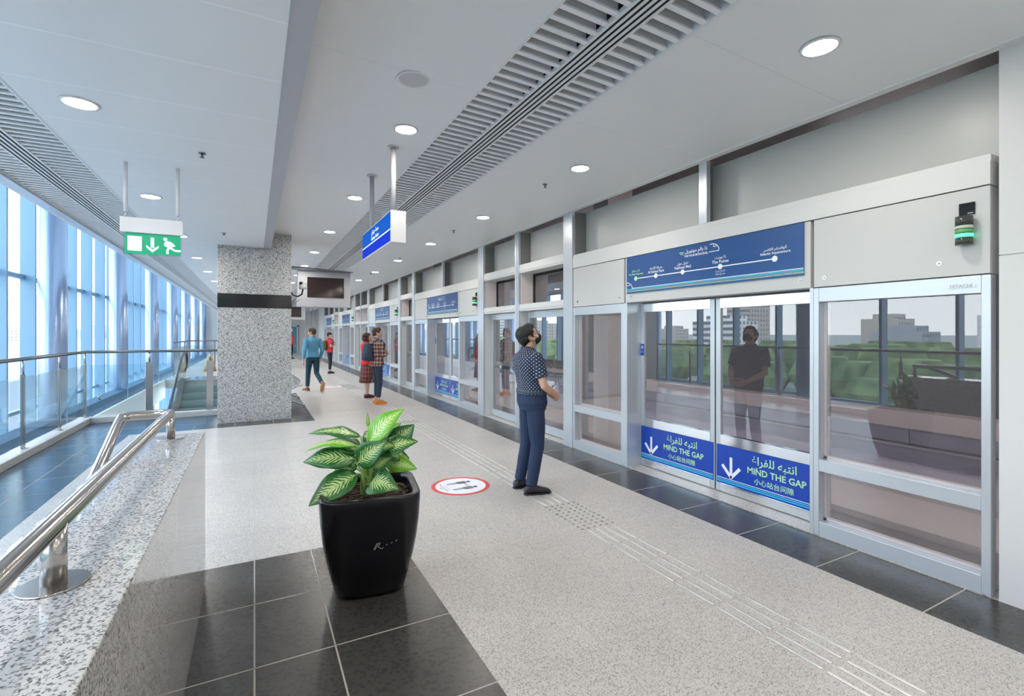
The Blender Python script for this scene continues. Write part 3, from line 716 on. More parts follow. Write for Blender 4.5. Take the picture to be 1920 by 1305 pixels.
m.ring_loft([[(x+rr*math.cos(2*math.pi*j/n), y+rr*math.sin(2*math.pi*j/n), z+zz) for j in range(n)] for rr, zz in ((.118, 0), (.116, -.006), (.10, -.006), (.10, -.003))], cap=False)
thing('ceiling_speaker', m, ['white_paint', 'panel_grey'], (x, y, z), 'round flush ceiling speaker with a pale grille above the platform', 'speaker')

# hanging blue station sign
s = root('hanging_station_sign', (1.195, 5.2, 2.45), 'hanging blue and white illuminated station name sign on two ceiling poles', 'sign')
hx0, hx1, hy0, hy1, hz0, hz1 = 1.125, 1.27, 4.55, 5.90, 2.452, 2.752
obj('housing', MB().box(hx0, hx1, hy0, hy1, hz0, hz1), ['white_paint'], s, bevel=.004)
for nm, side in (('sign_face', -1), ('sign_face', 1)):
    X = hx0-.001 if side < 0 else hx1+.001
    F = plane_frame((X, (hy0+hy1)/2, (hz0+hz1)/2), (0, side, 0) if side > 0 else (0, -1, 0), (0, 0, 1)); t = MB()
    w = (hy1-hy0)/2-.015; h = .138
    rect(t, F, -w, w, -h, h, 1); rect(t, F, -w, w, -.028, h, 0, .001); rect(t, F, -w, w, -.034, -.022, 2, .0015)
    put_text(t, arabic('محطة جيتواي'), F, 0, .075, h=.075, m=2, bold=.02); put_text(t, 'Gateway Station', F, 0, .012, h=.052, m=2, bold=.02)
    obj(nm, t, ['blue_lit', 'blue_lit_deep', 'white_lit'], s)
for y in (4.73, 5.71):
    zt = zc(1.195)
    p = obj('pole', MB().cyl((1.195, y, hz1), (1.195, y, zt), .026, seg=20), ['housing_white'], s)
    obj('ceiling_plate', MB().cyl((1.195, y, zt-.012), (1.195, y, zt), .055, seg=24), ['panel_grey'], p)

# hanging exit sign
def exit_sign(x0, x1, y, z0, zt, lab, grp='hanging green exit signs'):
    w = x1-x0; k = w/.45
    s = root('exit_sign', ((x0+x1)/2, y, z0), lab, 'exit sign', 0, grp)
    obj('housing', MB().box(x0, x1, y-.03, y+.03, z0+.18*k, z0+.31*k), ['white_paint'], s, bevel=.004)
    obj('acrylic_edge', MB().box(x0+.02*k, x1-.012*k, y-.004, y+.004, z0-.008, z0+.18*k), ['acrylic'], s)
    t = MB().box(x0+.03*k, x1-.02*k, y-.007, y+.007, z0, z0+.178*k)
    F = plane_frame(((x0+x1)/2, y-.0075, z0+.089*k), (1, 0, 0), (0, 0, 1))
    def pt(*a): return [(px*k, py*k) for px, py in a]
    def st(pts, w_, m=1): fstroke(t, F, pt(*pts), w_*k, m)
    rect(t, F, -.175*k, -.075*k, -.065*k, .062*k, 1)
    st([(0, .058), (0, -.03)], .026); t.poly([F@Vector((a*k, b*k, .001)) for a, b in ((-.045, -.008), (-.045, -.03), (0, -.072), (.045, -.03), (.045, -.008), (0, -.045))], 1)
    fdisc(t, F, .093*k, .052*k, .015*k, 1)
    st([(.098, .03), (.138, .018), (.148, -.012)], .022); st([(.118, .022), (.125, -.02)], .036); st([(.098, .03), (.088, .0), (.112, -.012)], .014); st([(.145, .018), (.163, -.008)], .013)
    st([(.125, -.018), (.165, -.045), (.208, -.045)], .018); st([(.122, -.02), (.108, -.045), (.110, -.078)], .018)
    obj('legend_panel', t, ['exit_green', 'exit_white'], s)
    for q in (.035, .41):
        px = x0+q*k
        po = obj('pole', MB().cyl((px, y, z0+.36*k), (px, y, zt), .0165*max(1, k*.8), seg=12), ['white_paint'], s)
        obj('hook', MB().tube([(px, y, z0+.36*k), (px+.006, y, z0+.345*k), (px-.004, y, z0+.33*k), (px, y, z0+.31*k)], .003, 6), ['steel'], po)
exit_sign(-1.075, -.60, 5.57, 2.33, ZL, 'hanging green exit sign with down arrow and running figure, near the left windows')
exit_sign(2.15, 2.75, 37.5, 2.95, zc(2.4), 'tiny green exit sign hanging at the far end of the platform above the blue door')

# information display housings
def display(x0, x1, y, z0, zt, sx0, sx1, sz0, sz1, lab):
    r = root('information_display', ((x0+x1)/2, y, z0), lab, 'display', 0, 'ceiling hung display housings')
    obj('housing', MB().box(x0, x1, y, y+.3, z0, zt), ['housing_white'], r, bevel=.006)
    obj('bezel', MB().box(sx0-.015, sx1+.015, y-.006, y, sz0-.015, sz1+.015), ['panel_grey'], r)
    obj('screen', MB().box(sx0, sx1, y-.010, y-.005, sz0, sz1), ['screen_off'], r)
display(1.06, 2.48, 14.8, 2.34, zc(2.49)-.001, 1.31, 2.30, 2.60, 3.18, 'white ceiling hung housing with a dark switched-off screen, the nearer and larger one')
display(1.05, 2.55, 30.0, 2.36, zc(2.56)-.001, 1.25, 2.35, 2.50, 3.08, 'second white display housing with a black screen, farther off below the first one')
c = MB()
c.box(.9, 2.6, 14.55, 14.78, zc(1.8)-.03, zc(1.8)+.02); struct('trim_9', c, ['shadow_grey'])

# granite clad column
c = root('granite_column', (.015, 10.6, 0), 'square grey granite column with a black band, left of the walking man', 'column')
CX0, CX1, CY0, CY1 = -.575, .612, 10.0, 11.2
b = MB()
for z0, z1 in ((0, 2.055), (2.304, 3.44)): b.box(CX0, CX1, CY0, CY1, z0, z1)
obj('cladding', b, ['granite_column'], c, bevel=.004)
b = MB()
for z in (.75, 1.42, 2.72): b.box(CX0-.001, CX1+.001, CY0-.001, CY1+.001, z, z+.004)
b.box(.015, .019, CY0-.001, CY0, 0, 2.05); obj('stone_joint', b, ['joint'], c)
obj('band', MB().box(CX0-.002, CX1+.002, CY0-.002, CY1+.002, 2.055, 2.304), ['black_gloss'], c)
# cctv camera on the column
k = root('security_camera', (.614, 10.4, 2.3), 'white dome security camera on a black curved arm beside the granite column', 'security camera')
obj('arm', MB().tube([(.614, 10.35, 2.42), (.66, 10.35, 2.34), (.74, 10.35, 2.31), (.82, 10.35, 2.36), (.84, 10.35, 2.47)], .014, 8).box(.612, .63, 10.3, 10.4, 2.37, 2.47), ['black_gloss'], k)
obj('bracket', MB().cyl((.614, 10.5, 2.10), (.80, 10.4, 2.28), .012), ['panel_grey'], k)
obj('camera_body', MB().cyl((.84, 10.35, 2.56), (.84, 10.35, 2.46), .075, .07, 20).ell((.84, 10.35, 2.56), (.078, .078, .05)), ['white_paint'], k)
obj('lens_dome', MB().ell((.80, 10.29, 2.57), (.03, .03, .03)), ['black_gloss'], k)

# ================================================================== parapet and steel handrail
PX0, PX1, PY1, PH = -.635, -.275, 3.63, .975
p = MB().box(PX0, PX1, -3.0, PY1, 0, PH)
thing('granite_parapet', p, ['granite_polished'], (-.455, 0, 0), 'low polished granite parapet wall in the left foreground carrying a steel handrail', 'parapet wall', bevel=.004)
h = root('steel_handrail', (-.44, 3.5, PH), 'brushed stainless tube handrail fixed on the granite parapet in the foreground', 'handrail')
zt = 1.124
obj('main_rail', MB().tube([(-.44, -3, zt), (-.44, 3.46, zt), (-.445, 3.505, zt), (-.49, 3.515, zt), (-.625, 3.50, zt), (-.665, 3.47, zt-.006), (-.668, 3.40, zt-.035), (-.668, 1.6, zt-.035-1.8*.385)], .0255, 20), ['steel'], h)
for y in (3.50, 1.60, -.35):
    q = obj('support_post', MB().cyl((-.44, y, PH), (-.44, y, zt), .0235 if y > 3 else .026, seg=20), ['steel'], h)
    obj('base_flange', MB().cyl((-.44, y, PH), (-.44, y, PH+.006), .07, seg=32), ['steel'], q)

# ================================================================== railing along the void
k = MB(); k.box(-2.76, -2.56, Y0, 11.28, 0, .10); struct('trim_10', k, ['granite_floor'], bevel=.006)
k = MB(); k.box(-2.56, -.57, 11.08, 11.28, 0, .10); struct('trim_11', k, ['granite_floor'], bevel=.006)
rl = root('glass_railing', (-2.66, 11.19, .1), 'glass and stainless railing on the granite kerb beside the window void', 'railing')
hz = 1.262
obj('handrail', MB().tube([(-2.66, Y0+.05, hz), (-2.66, 11.19, hz), (-.58, 11.19, hz)], .026, 16), ['steel_dark'], rl)
ys = [8.57-1.31*j for j in range(0, 11)]
for y in [11.19, 9.91]+ys:
    w = .03; q = obj('railing_post', MB().box(-2.675, -2.645, y-w, y+w, .10, 1.06), ['steel'], rl)
    obj('post_pin', MB().cyl((-2.66, y, 1.06), (-2.66, y, hz-.02), .014, seg=10), ['steel'], q)
    obj('base_plate', MB().cyl((-2.66, y, .10), (-2.66, y, .106), .055, seg=20), ['steel'], q)
for x in (-1.73, -.77):
    q = obj('railing_post', MB().box(x-.055, x+.055, 11.18, 11.20, .10, 1.06), ['steel'], rl); obj('post_pin', MB().cyl((x, 11.19, 1.06), (x, 11.19, hz-.02), .014, seg=10), ['steel'], q)
yy = sorted([11.19, 9.91]+ys)
for a, b in zip(yy, yy[1:]): obj('glass_panel', MB().box(-2.666, -2.654, a+.05, b-.05, .15, 1.03), ['glass_rail'], rl)
for a, b in ((-2.60, -1.80), (-1.66, -.84)): obj('glass_panel', MB().box(a, b, 11.184, 11.196, .15, 1.03), ['glass_rail'], rl)

# escalator down to the lower level
es = root('escalator', (-1.5, 20, 0), 'escalator rising from below behind the glass railing, left of the granite column', 'escalator')
SXA, SXB = -2.08, -.93
st = MB()
for i in range(20):
    y1_ = 19.9-.4*i; z = -.2*i-.2
    st.box(SXA, SXB, y1_-.4, y1_+.02, z-.25, z)
    for g_ in range(0): pass
obj('steps', st, ['tread'], es)
nose = MB()
for i in range(20): y1_ = 19.9-.4*i; z = -.2*i-.2; nose.box(SXA, SXB, y1_-.40, y1_-.37, z, z+.003)
obj('step_nosing', nose, ['steel'], es)
for sx, d in ((SXA, -1), (SXB, 1)):
    a, b = sorted((sx, sx+d*.16)); k = MB()
    k.prism([(20.5, .02), (19.9, .05), (11.9, -3.95), (11.9, -4.4), (19.9, -.4), (20.5, -.3)], 'x', a, b); obj('skirt', k, ['steel'], es)
    gx = sx+d*.08; k = MB().prism([(20.7, .05), (19.9, .05), (11.9, -3.95), (11.9, -3.15), (19.8, .83), (20.9, .86), (21.05, .6), (20.95, .3)], 'x', gx-.005, gx+.005); obj('balustrade_glass', k, ['glass_rail'], es)
    k = MB().tube([(gx, 11.9, -3.08), (gx, 16, -1.05), (gx, 19.5, .72), (gx, 20.1, .90), (gx, 20.8, .93), (gx, 21.05, .82), (gx, 21.12, .6), (gx, 21.0, .38), (gx, 20.6, .30)], .038, 10); obj('rubber_handrail', k, ['rubber_blue'], es)
obj('landing_plate', MB().box(SXA, SXB, 19.9, 21.2, -.02, .006), ['steel'], es)
r2 = root('glass_railing', (-2.6, 26, 0), 'far glass railing with a steel handrail beyond the escalator', 'railing')
obj('handrail', MB().tube([(-2.6, 21.5, 1.25), (-2.6, 26, 1.25), (-.62, 26, 1.25)], .026, 10), ['steel_dark'], r2)
for y in (21.5, 23, 24.5, 26): obj('railing_post', MB().box(-2.615, -2.585, y-.03, y+.03, 0, 1.24), ['steel'], r2)
for x in (-1.6, -.65): obj('railing_post', MB().box(x-.03, x+.03, 25.99, 26.01, 0, 1.24), ['steel'], r2)
for a, b in ((21.6, 22.9), (23.1, 24.4), (24.6, 25.9)): obj('glass_panel', MB().box(-2.606, -2.594, a, b, .1, 1.05), ['glass_rail'], r2)
obj('glass_panel', MB().box(-2.55, -1.65, 25.99, 26.0, .1, 1.05), ['glass_rail'], r2)
m = MB(); m.ring_loft([[(-1.65+q*math.cos(a), 24+q*.8*math.sin(a), z) for a in [R(30*j) for j in range(12)]] for z, q in ((0, .24), (.25, .19), (.5, .11), (.62, .08))])
thing('litter_bin', m, ['tan'], (-1.65, 24, 0), 'small tan tapered bin on the upper landing beyond the escalator', 'bin')

# ================================================================== bench beside the column
bn = root('waiting_bench', (.66, 12.2, 0), 'perforated steel waiting bench with curved chrome armrests behind the granite column', 'bench')
for i in range(3):
    y = 11.75+.56*i
    m = MB(); pr = [(.42, .80), (.40, .55), (.45, .44), (.60, .41), (.92, .45)]
    m.ring_loft([[(x, y-.24, z), (x, y+.24, z), (x+.012, y+.24, z+.014), (x+.012, y-.24, z+.014)] for x, z in pr], smooth=False)
    obj('seat', m, ['perforated'] if 'perforated' in M else ['steel_dark'], bn)
obj('beam', MB().box(.58, .66, 11.4, 13.2, .33, .39), ['steel_dark'], bn)
for y in (11.48, 12.03, 12.59, 13.15): obj('armrest', MB().tube([(.50, y, .42), (.48, y, .60), (.54, y, .66), (.80, y, .64), (.87, y, .57), (.82, y, .45), (.70, y, .40)], .016, 8), ['steel_polished'], bn)
for y in (11.55, 13.0): obj('leg', MB().tube([(.36, y, .03), (.56, y, .16), (.60, y, .34), (.66, y, .34), (.70, y, .14), (.96, y, .03), (.98, y, .0)], .018, 8), ['steel_polished'], bn)

# ================================================================== floor stickers
def sticker(x, y, lab):
    m = MB(); F = plane_frame((x, y, .0012), (0, -1, 0), (1, 0, 0)); rr = .305
    fdisc(m, F, 0, 0, rr, 0, .0, 48); fdisc(m, F, 0, 0, rr*.86, 1, .0006, 48)
    for sx in (-1, 1):
        cx = .095*sx
        fdisc(m, F, cx, .125, .024, 2, .0012, 16)
        m.poly([F@Vector((cx+a, b, .0012)) for a, b in ((-.042, .085), (-.03, .097), (.03, .097), (.042, .085), (.04, .0), (.022, -.01), (-.022, -.01), (-.04, .0))], 3)
        for q in (-.013, .013): m.poly([F@Vector((cx+q+a, b, .0012)) for a, b in ((-.008, -.01), (.008, -.01), (.006, -.12), (-.006, -.12))], 2)
    fstroke(m, F, [(-.04, .06), (.04, .06)], .007, 2, .0012); fstroke(m, F, [(-.045, .06), (-.03, .07)], .007, 2, .0012)
    put_text(m, '2 m', F, 0, .085, h=.025, m=2, off=.0012)
    put_text(m, 'Keep a safe distance', F, 0, -.185, w=.26, m=2, off=.0012); put_text(m, arabic('حافظ على مسافة') if False else 'please', F, 0, -.215, w=.07, m=2, off=.0012)
    fstroke(m, F, [(-.09, -.150), (.09, -.150)], .005, 0, .0012)
    return thing('floor_sticker', m, ['red_sign', 'sign_white', 'navy', 'steel_dark'], (x, y, .0012), lab, 'floor sticker', 'red ringed distancing stickers')
sticker(1.91, 4.765, 'round red ringed floor sticker between the plant pot and the polka-dot shirt man')
sticker(2.06, 15.3, 'distant red and white floor sticker behind the walking man')

# ================================================================== tactile paving
bars = [2.392, 2.472, 2.555, 2.637]; proto = None; nb = 0; MOD = .31
mb_rest = MB()
def barmesh(mb, x, y, L):
    w = .010
    n = len(mb.v); ring = []
    for z, q in ((0, 1.25), (.0035, 1.0), (.0045, .6)):
        ring.append([(x+w*q*math.cos(a)*.9, y+(L/2-w)*(1 if math.sin(a) > 0 else -1)+w*q*math.sin(a), z) for a in [R(45*j+22.5) for j in range(8)]])
    mb.ring_loft(ring, 0, True, True)
kk = 0; y = 3.21-MOD*8
TB = []; TD = []
dotzones = [(3.21, 3.83), (14.2, 15.8), (8.2, 8.8)]
while y < 33:
    if any(a-.02 <= y < b-.1 for a, b in dotzones):
        for r_ in range(5):
            for c_ in range(6): TD.append((2.36+.062*c_+(.0 if r_ % 2 else .0), y+.031+.062*r_))
    else:
        for x in bars: TB.append((x, y+MOD/2+.0))
    y += MOD
for idx, (x, yb) in enumerate(TB):
    if idx < 300:
        if proto is None:
            m = MB(); barmesh(m, 0, 0, .285); proto = obj('tactile_bar', m, ['stud_metal'] if 'stud_metal' in M else ['steel'], None, local=True)
            tag(proto, 'thin raised metal guide bar in the tactile strip along the platform floor', 'tactile bar', 'tactile guide bars'); o = proto
        else: o = proto.copy(); COL.objects.link(o)
        o.location = (x, yb, .0007)
    else: barmesh(mb_rest, x, yb, .285)
tag(obj('tactile_bars_far', mb_rest, ['steel'], None, local=True), 'far end of the tactile strip, its raised bars too small to tell apart', 'tactile strip', None, 'stuff').name = 'tactile_strip'
pd = None
for idx, (x, yb) in enumerate(TD):
    if idx >= 240: break
    if pd is None:
        m = MB(); m.ring_loft([[(q*math.cos(R(36*j)), q*math.sin(R(36*j)), z) for j in range(10)] for z, q in ((0, .0125), (.0035, .011), (.0048, .006))])
        pd = obj('tactile_stud', m, ['steel'], None, local=True); tag(pd, 'small round raised metal stud in a warning patch of the tactile strip', 'tactile stud', 'tactile warning studs'); o = pd
    else: o = pd.copy(); COL.objects.link(o)
    o.location = (x, yb, .0007)

# ================================================================== planter and plant
def planter(x, y, rz):
    r = root('planter', (x, y, 0), 'tall glossy black tapered square planter with rounded corners in the foreground', 'plant pot', rz)
    n = 64
    def sq(h, z, e):
        out = []
        for j in range(n):
            a = 2*math.pi*j/n; c, s = math.cos(a), math.sin(a)
            out.append((h*math.copysign(abs(c)**(2/e), c), h*math.copysign(abs(s)**(2/e), s), z))
        return out
    prof = [(.150, 0, 4), (.195, .004, 4), (.212, .03, 4.2), (.236, .12, 4.5), (.262, .24, 5), (.281, .36, 5.5), (.292, .47, 6), (.298, .57, 6), (.299, .612, 6), (.295, .622, 6), (.285, .625, 6), (.262, .622, 6), (.252, .615, 6), (.248, .59, 6), (.246, .52, 6)]
    m = MB(); m.ring_loft([sq(*p) for p in prof], cap=False); o = obj('pot', m, ['pot_black'], r, local=True)
    m = MB(); rings = [sq(.248*k, .565+.012*math.cos(9*k), 6-2*(1-k)) for k in (1, .85, .7, .5, .3, .12)]
    m.ring_loft(rings, cap=True); obj('soil', m, ['soil'], r, local=True)
    m = MB(); random.seed(4)
    for i in range(240):
        a = random.random()*6.28; q = .22*math.sqrt(random.random()); s_ = .006+.008*random.random()
        m.ell((q*math.cos(a)*1.1, q*math.sin(a)*1.1, .577), (s_, s_*.8, s_*.6), seg=6)
    t = obj('bark_chips', m, ['soil'], r, local=True); t['kind'] = 'stuff'
    m = MB()   # faint handwritten maker's script on the front
    F = plane_frame((.085, -.2835, .335), (1, 0, 0), (0, -.13, 1))
    for st_ in ([(-.075, -.012), (-.055, .028)], [(-.068, -.014), (-.048, .026), (-.036, .024), (-.05, .004), (-.03, -.012), (-.018, -.004)], [(-.005, .006), (.004, .012)], [(.022, .016), (.034, .02)], [(.052, .024), (.06, .034)]):
        fstroke(m, F, st_, .0022, 0, .001)
    obj('maker_script', m, ['panel_grey'], r, local=True)
    return r
PLX, PLY = .655, 3.20
planter(PLX, PLY, R(-9))

def leaf_mesh(base, tip, width, nrm, droop, curl, wav, rnd, fold=.18):
    b = Vector(base); t = Vector(tip); ax = (t-b); L = ax.length; ax.normalize()
    n = Vector(nrm); n = (n-ax*n.dot(ax)).normalized(); s = ax.cross(n).normalized()
    NU, NV = 18, 8; vs = []; uv = []; fs = []
    for i in range(NU+1):
        u = i/NU
        prof = (math.sin(math.pi*u**.80)**.85)*(1-.30*u)*1.16 if 0 < u < 1 else 0
        c = b+ax*L*u+n*(droop*L*(4*u*(1-u))*.5)
        for j in range(NV+1):
            v = j/NV*2-1
            w = width*.5*prof*v
            h = fold*abs(w)-curl*(v*v)*width*prof*.5
            h += wav*width*math.sin(u*14+rnd+v*1.5)*abs(v)**2*prof
            p = c+s*w+n*h
            vs.append(tuple(p)); uv.append((u, (v+1)/2))
    for i in range(NU):
        for j in range(NV): a = i*(NV+1)+j; fs.append((a, a+1, a+NV+2, a+NV+1))
    me = bpy.data.meshes.new('leaf'); me.from_pydata(vs, [], fs); ul = me.uv_layers.new(name='UVMap')
    for p in me.polygons:
        p.use_smooth = True
        for li in p.loop_indices: ul.data[li].uv = uv[me.loops[li].vertex_index]
    me.update(); return me
def plant():
    px, py = PLX-.01, PLY-.01
    r = root('leafy_plant', (px, py, .57), 'variegated green plant with broad cream-veined leaves growing in the black planter', 'plant')
    Rt = Vector((.884, -.467, 0)); Fw = Vector((-.467, -.884, 0)); Up = Vector((0, 0, 1)); S = .00335
    def P(u, v, d): return Rt*((u-684)*S)+Fw*d+Up*(S*(928-v+98*d))
    # base, tip, width px, normal (right, toward camera, up), droop, curl, material
    LV = [((688, 832, .03), (753, 765, .00), 36, (-.35, .8, .4), .22, .1, 'leaf_bright', 0),
          ((668, 818, -.02), (572, 814, .02), 24, (-.1, .45, .9), .22, .25, 'leaf_dark', 1),
          ((668, 838, .05), (570, 851, .07), 22, (-.2, .25, .95), .30, .35, 'leaf_bright', 2),
          ((664, 862, .03), (566, 869, .06), 36, (-.1, .75, .65), .26, .15, 'leaf_dark', 3),
          ((662, 832, -.08), (605, 836, -.10), 24, (-.2, .5, .8), .15, .1, 'leaf_dark', 4),
          ((669, 890, .06), (598, 950, .23), 42, (-.1, .75, .6), .10, .0, 'leaf_dark', 5),
          ((690, 910, .06), (753, 921, .14), 42, (.1, .75, .65), .50, .0, 'leaf_dark', 6),
          ((672, 872, .10), (727, 832, .12), 36, (.25, .85, .45), .16, .05, 'leaf_dark', 7),
          ((712, 846, .02), (782, 829, .04), 32, (.2, .70, .65), .22, .1, 'leaf_dark', 8),
          ((722, 838, -.05), (768, 792, -.07), 34, (.2, .9, .3), .10, .05, 'leaf_dark', 9),
          ((694, 826, -.08), (741, 787, -.10), 20, (-.2, .85, .4), .10, .2, 'leaf_bright', 10),
          ((712, 868, -.07), (775, 880, -.05), 27, (.1, .80, .6), .30, .1, 'leaf_bright', 11),
          ((666, 862, -.02), (632, 888, -.0), 26, (-.4, .7, .5), .2, .1, 'leaf_dark', 12),
          ((690, 832, -.12), (660, 800, -.2), 30, (0, .3, .9), .1, .1, 'leaf_dark', 13),
          ((684, 846, .0), (714, 812, -.04), 28, (.0, .7, .6), .1, .1, 'leaf_dark', 14),
          ((700, 842, .02), (742, 838, .05), 28, (.2, .6, .8), .2, .1, 'leaf_dark', 15),
          ((672, 850, .0), (598, 826, -.04), 26, (-.2, .5, .85), .25, .2, 'leaf_dark', 17),
          ((700, 850, -.05), (756, 858, -.12), 28, (.2, .6, .75), .25, .1, 'leaf_dark', 18),
          ((696, 880, .04), (736, 858, .06), 26, (.3, .75, .6), .2, .1, 'leaf_dark', 19),
          ((664, 880, .02), (610, 898, .0), 24, (-.3, .6, .7), .3, .1, 'leaf_dark', 20),
          ((706, 815, -.10), (722, 776, -.16), 26, (.1, .85, .5), .1, .1, 'leaf_dark', 21),
          ((682, 800, -.03), (677, 768, -.05), 6, (.7, .7, 0), .05, .6, 'leaf_bright', 16)]
    for i, (b, t, w, nn, dr, cu, mt, rnd) in enumerate(LV):
        N = Rt*nn[0]+Fw*nn[1]+Up*nn[2]
        B, T = P(*b), P(*t)
        me = leaf_mesh(B, T, w*S*1.32, N, dr, cu, .05 if i in (1, 2, 3, 4) else .02, rnd)
        o = obj('leaf', me, [mt], r); o.modifiers.new('thickness', 'SOLIDIFY').thickness = .0012
        if mt == 'leaf_bright': o['label'] = 'light green younger leaf'
        base = P(682+(i % 5-2)*4, 930, .0+.02*((i*7) % 5-2)); mid = (base+B)/2+Vector((0, 0, .03))+Rt*((B-base).dot(Rt)*-.25)
        k = MB().tube([base-Vector((0, 0, .02)), mid, B, B+(T-B)*.10], [.011, .007, .005, .003], 8)
        obj('stem', k, ['stem_green'], o, local=True)
    st = MB()
    for a, b, q in ((P(676, 938, .04), P(676, 862, .02), .014), (P(690, 938, 0), P(694, 872, -.02), .015), (P(703, 935, -.05), P(706, 876, -.06), .009), (P(698, 938, .05), P(712, 940, .10), .012)):
        st.tube([a-Vector((0, 0, .03)), a+(b-a)*.4, b], [q*1.2, q, q*.7], 10)
    o = obj('stalk', st, ['stem_green'], r, local=True)
plant()

# ================================================================== people
def remesh(mb, voxel, smooth=4, disp=0., name='body', dscale=.08):
    me = bpy.data.meshes.new('raw'); me.from_pydata([tuple(v) for v in mb.v], [], mb.f); o = bpy.data.objects.new('raw', me); COL.objects.link(o)
    r = o.modifiers.new('r', 'REMESH'); r.mode = 'VOXEL'; r.voxel_size = voxel; r.use_smooth_shade = True
    if smooth: s = o.modifiers.new('s', 'SMOOTH'); s.factor = .6; s.iterations = smooth
    if disp:
        t = bpy.data.textures.new('folds', 'CLOUDS'); t.noise_scale = dscale; d = o.modifiers.new('d', 'DISPLACE'); d.texture = t; d.strength = disp; d.mid_level = .5; d.texture_coords = 'LOCAL'
    bpy.context.view_layer.update()
    out = bpy.data.meshes.new_from_object(o.evaluated_get(bpy.context.evaluated_depsgraph_get())); out.name = name
    bpy.data.objects.remove(o); out.materials.clear()
    out.polygons.foreach_set('use_smooth', [True]*len(out.polygons))
    return out
def hring(c, rx, ry, seg=20, e=2.4, rz=0):
    out = []
    for j in range(seg):
        a = 2*math.pi*j/seg; cs, sn = math.cos(a), math.sin(a)
        x = rx*math.copysign(abs(cs)**(2/e), cs); y = ry*math.copysign(abs(sn)**(2/e), sn)
        out.append((c[0]+x*math.cos(rz)-y*math.sin(rz), c[1]+x*math.sin(rz)+y*math.cos(rz), c[2]))
    return out
def limb(mb, pts, rs):
    pts = [Vector(p) for p in pts]
    for i in range(len(pts)-1):
        mb.cyl(pts[i], pts[i+1], rs[i], rs[i+1], 14)
    for p, r in zip(pts, rs): mb.ell(p, (r*.995,)*3, seg=14)
def hand(mb, w, d, n, side, curl=.5, k=1.0):
    """w wrist, d direction of the hand, n palm normal, side = +1 when the thumb lies along d x n"""
    w = Vector(w); d = Vector(d).normalized(); n = Vector(n); n = (n-d*n.dot(d)).normalized(); s = d.cross(n)*side
    for i, off in enumerate((.030, .010, -.011, -.030)):
        kn = w+d*(.088-.004*abs(i-1))*k+s*off*k
        mb.cyl(w+s*off*.55*k+d*.006, kn, .0145*k, .0115*k, 8); mb.ell(kn, (.0115*k,)*3, seg=8)
        L = (.038, .043, .040, .031)[i]*k; p = kn; dd = d.copy(); a = curl*(.8+.12*i)
        for q, (ll, rr) in enumerate(((L, .0095), (L*.66, .0085), (L*.52, .0075))):
            dd = (dd*math.cos(a)+n*math.sin(a)).normalized(); nn = (n*math.cos(a)-d*math.sin(a))
            p2 = p+dd*ll; mb.cyl(p, p2, rr*k*1.05, rr*k*.95, 8); mb.ell(p2, (rr*k*.95,)*3, seg=8); p = p2
            a = curl*.8; dn = n*math.cos(curl*(q+1))-d*math.sin(curl*(q+1)); dd = (dd*math.cos(a)+dn*math.sin(a)).normalized(); a = 0
    t0 = w+d*.022*k+s*.026*k; t1 = t0+(d*.6+s*.75+n*.25).normalized()*.036*k; t2 = t1+(d*.85+s*.30+n*.35).normalized()*.030*k; t3 = t2+(d*.9+n*.35).normalized()*.022*k
    limb(mb, [t0, t1, t2, t3], [.0145*k, .0115*k, .0105*k, .009*k])
def head(mb, C, M3, k=1.0):
    def T(p): return C+M3@(Vector(p)*k)
    def E_(c, r): mb.ell(T(c), [q*k for q in r], seg=20, rot=M3)
    E_((0, -.012, .022), (.076, .097, .092)); E_((0, .022, -.018), (.064, .070, .078)); E_((0, .036, -.062), (.046, .050, .044)); E_((0, .066, -.092), (.022, .020, .017))
    E_((0, .060, .040), (.052, .030, .030))                       # brow
    E_((0, .086, .020), (.034, .010, .008))
    mb.cyl(T((0, .088, .014)), T((0, .112, -.026)), .0075*k, .0135*k, 10); E_((0, .110, -.028), (.013, .012, .010)); E_((-.010, .100, -.031), (.009, .010, .008)); E_((.010, .100, -.031), (.009, .010, .008))
    for s in (-1, 1):
        E_((.074*s, -.012, -.012), (.010, .019, .030)); E_((.080*s, -.018, .002), (.007, .015, .016)); E_((.040*s, .066, -.022), (.020, .020, .022))
    E_((0, .091, -.056), (.024, .011, .006)); E_((0, .088, -.066), (.020, .012, .007))
def face_parts(r, C, M3, k=1.0):
    for s in (-1, 1):
        c = C+M3@(Vector((.030*s, .076, .006))*k)
        o = obj('eye', MB().ell(c, (.0135*k, .0115*k, .0085*k), seg=12, rot=M3).ell(c+M3@Vector((0, .0085*k, 0)), (.006*k, .0045*k, .006*k), 1, 10, M3), ['eye_white', 'iris'], r, local=True)
        b = MB().tube([C+M3@(Vector(q)*k) for q in ((.014*s, .091, .024), (.030*s, .092, .029), (.046*s, .080, .024))], [.0035*k, .004*k, .002*k], 8)
        obj('eyebrow', b, ['hair_black'], r, local=True)
    m = MB().tube([C+M3@(Vector(q)*k) for q in ((-.022, .092, -.059), (0, .1025, -.058), (.022, .092, -.059))], [.002*k, .0058*k, .002*k], 8)
    obj('lips', m, ['lip'], r, local=True)
def hair_short(mb, C, M3, k=1.0, quiff=0., full=1.0):
    def E_(c, r): mb.ell(C+M3@(Vector(c)*k), [q*k for q in r], seg=20, rot=M3)
    E_((0, -.030, .045), (.083*full, .094, .084)); E_((0, -.048, .002), (.079*full, .070, .066)); E_((0, .020, .083), (.066, .068, .036+quiff)); E_((0, -.072, -.030), (.056, .034, .040))
    for s in (-1, 1): E_((.066*s, .012, .048), (.018, .040, .040)); E_((.070*s, .018, .018), (.010, .014, .030))
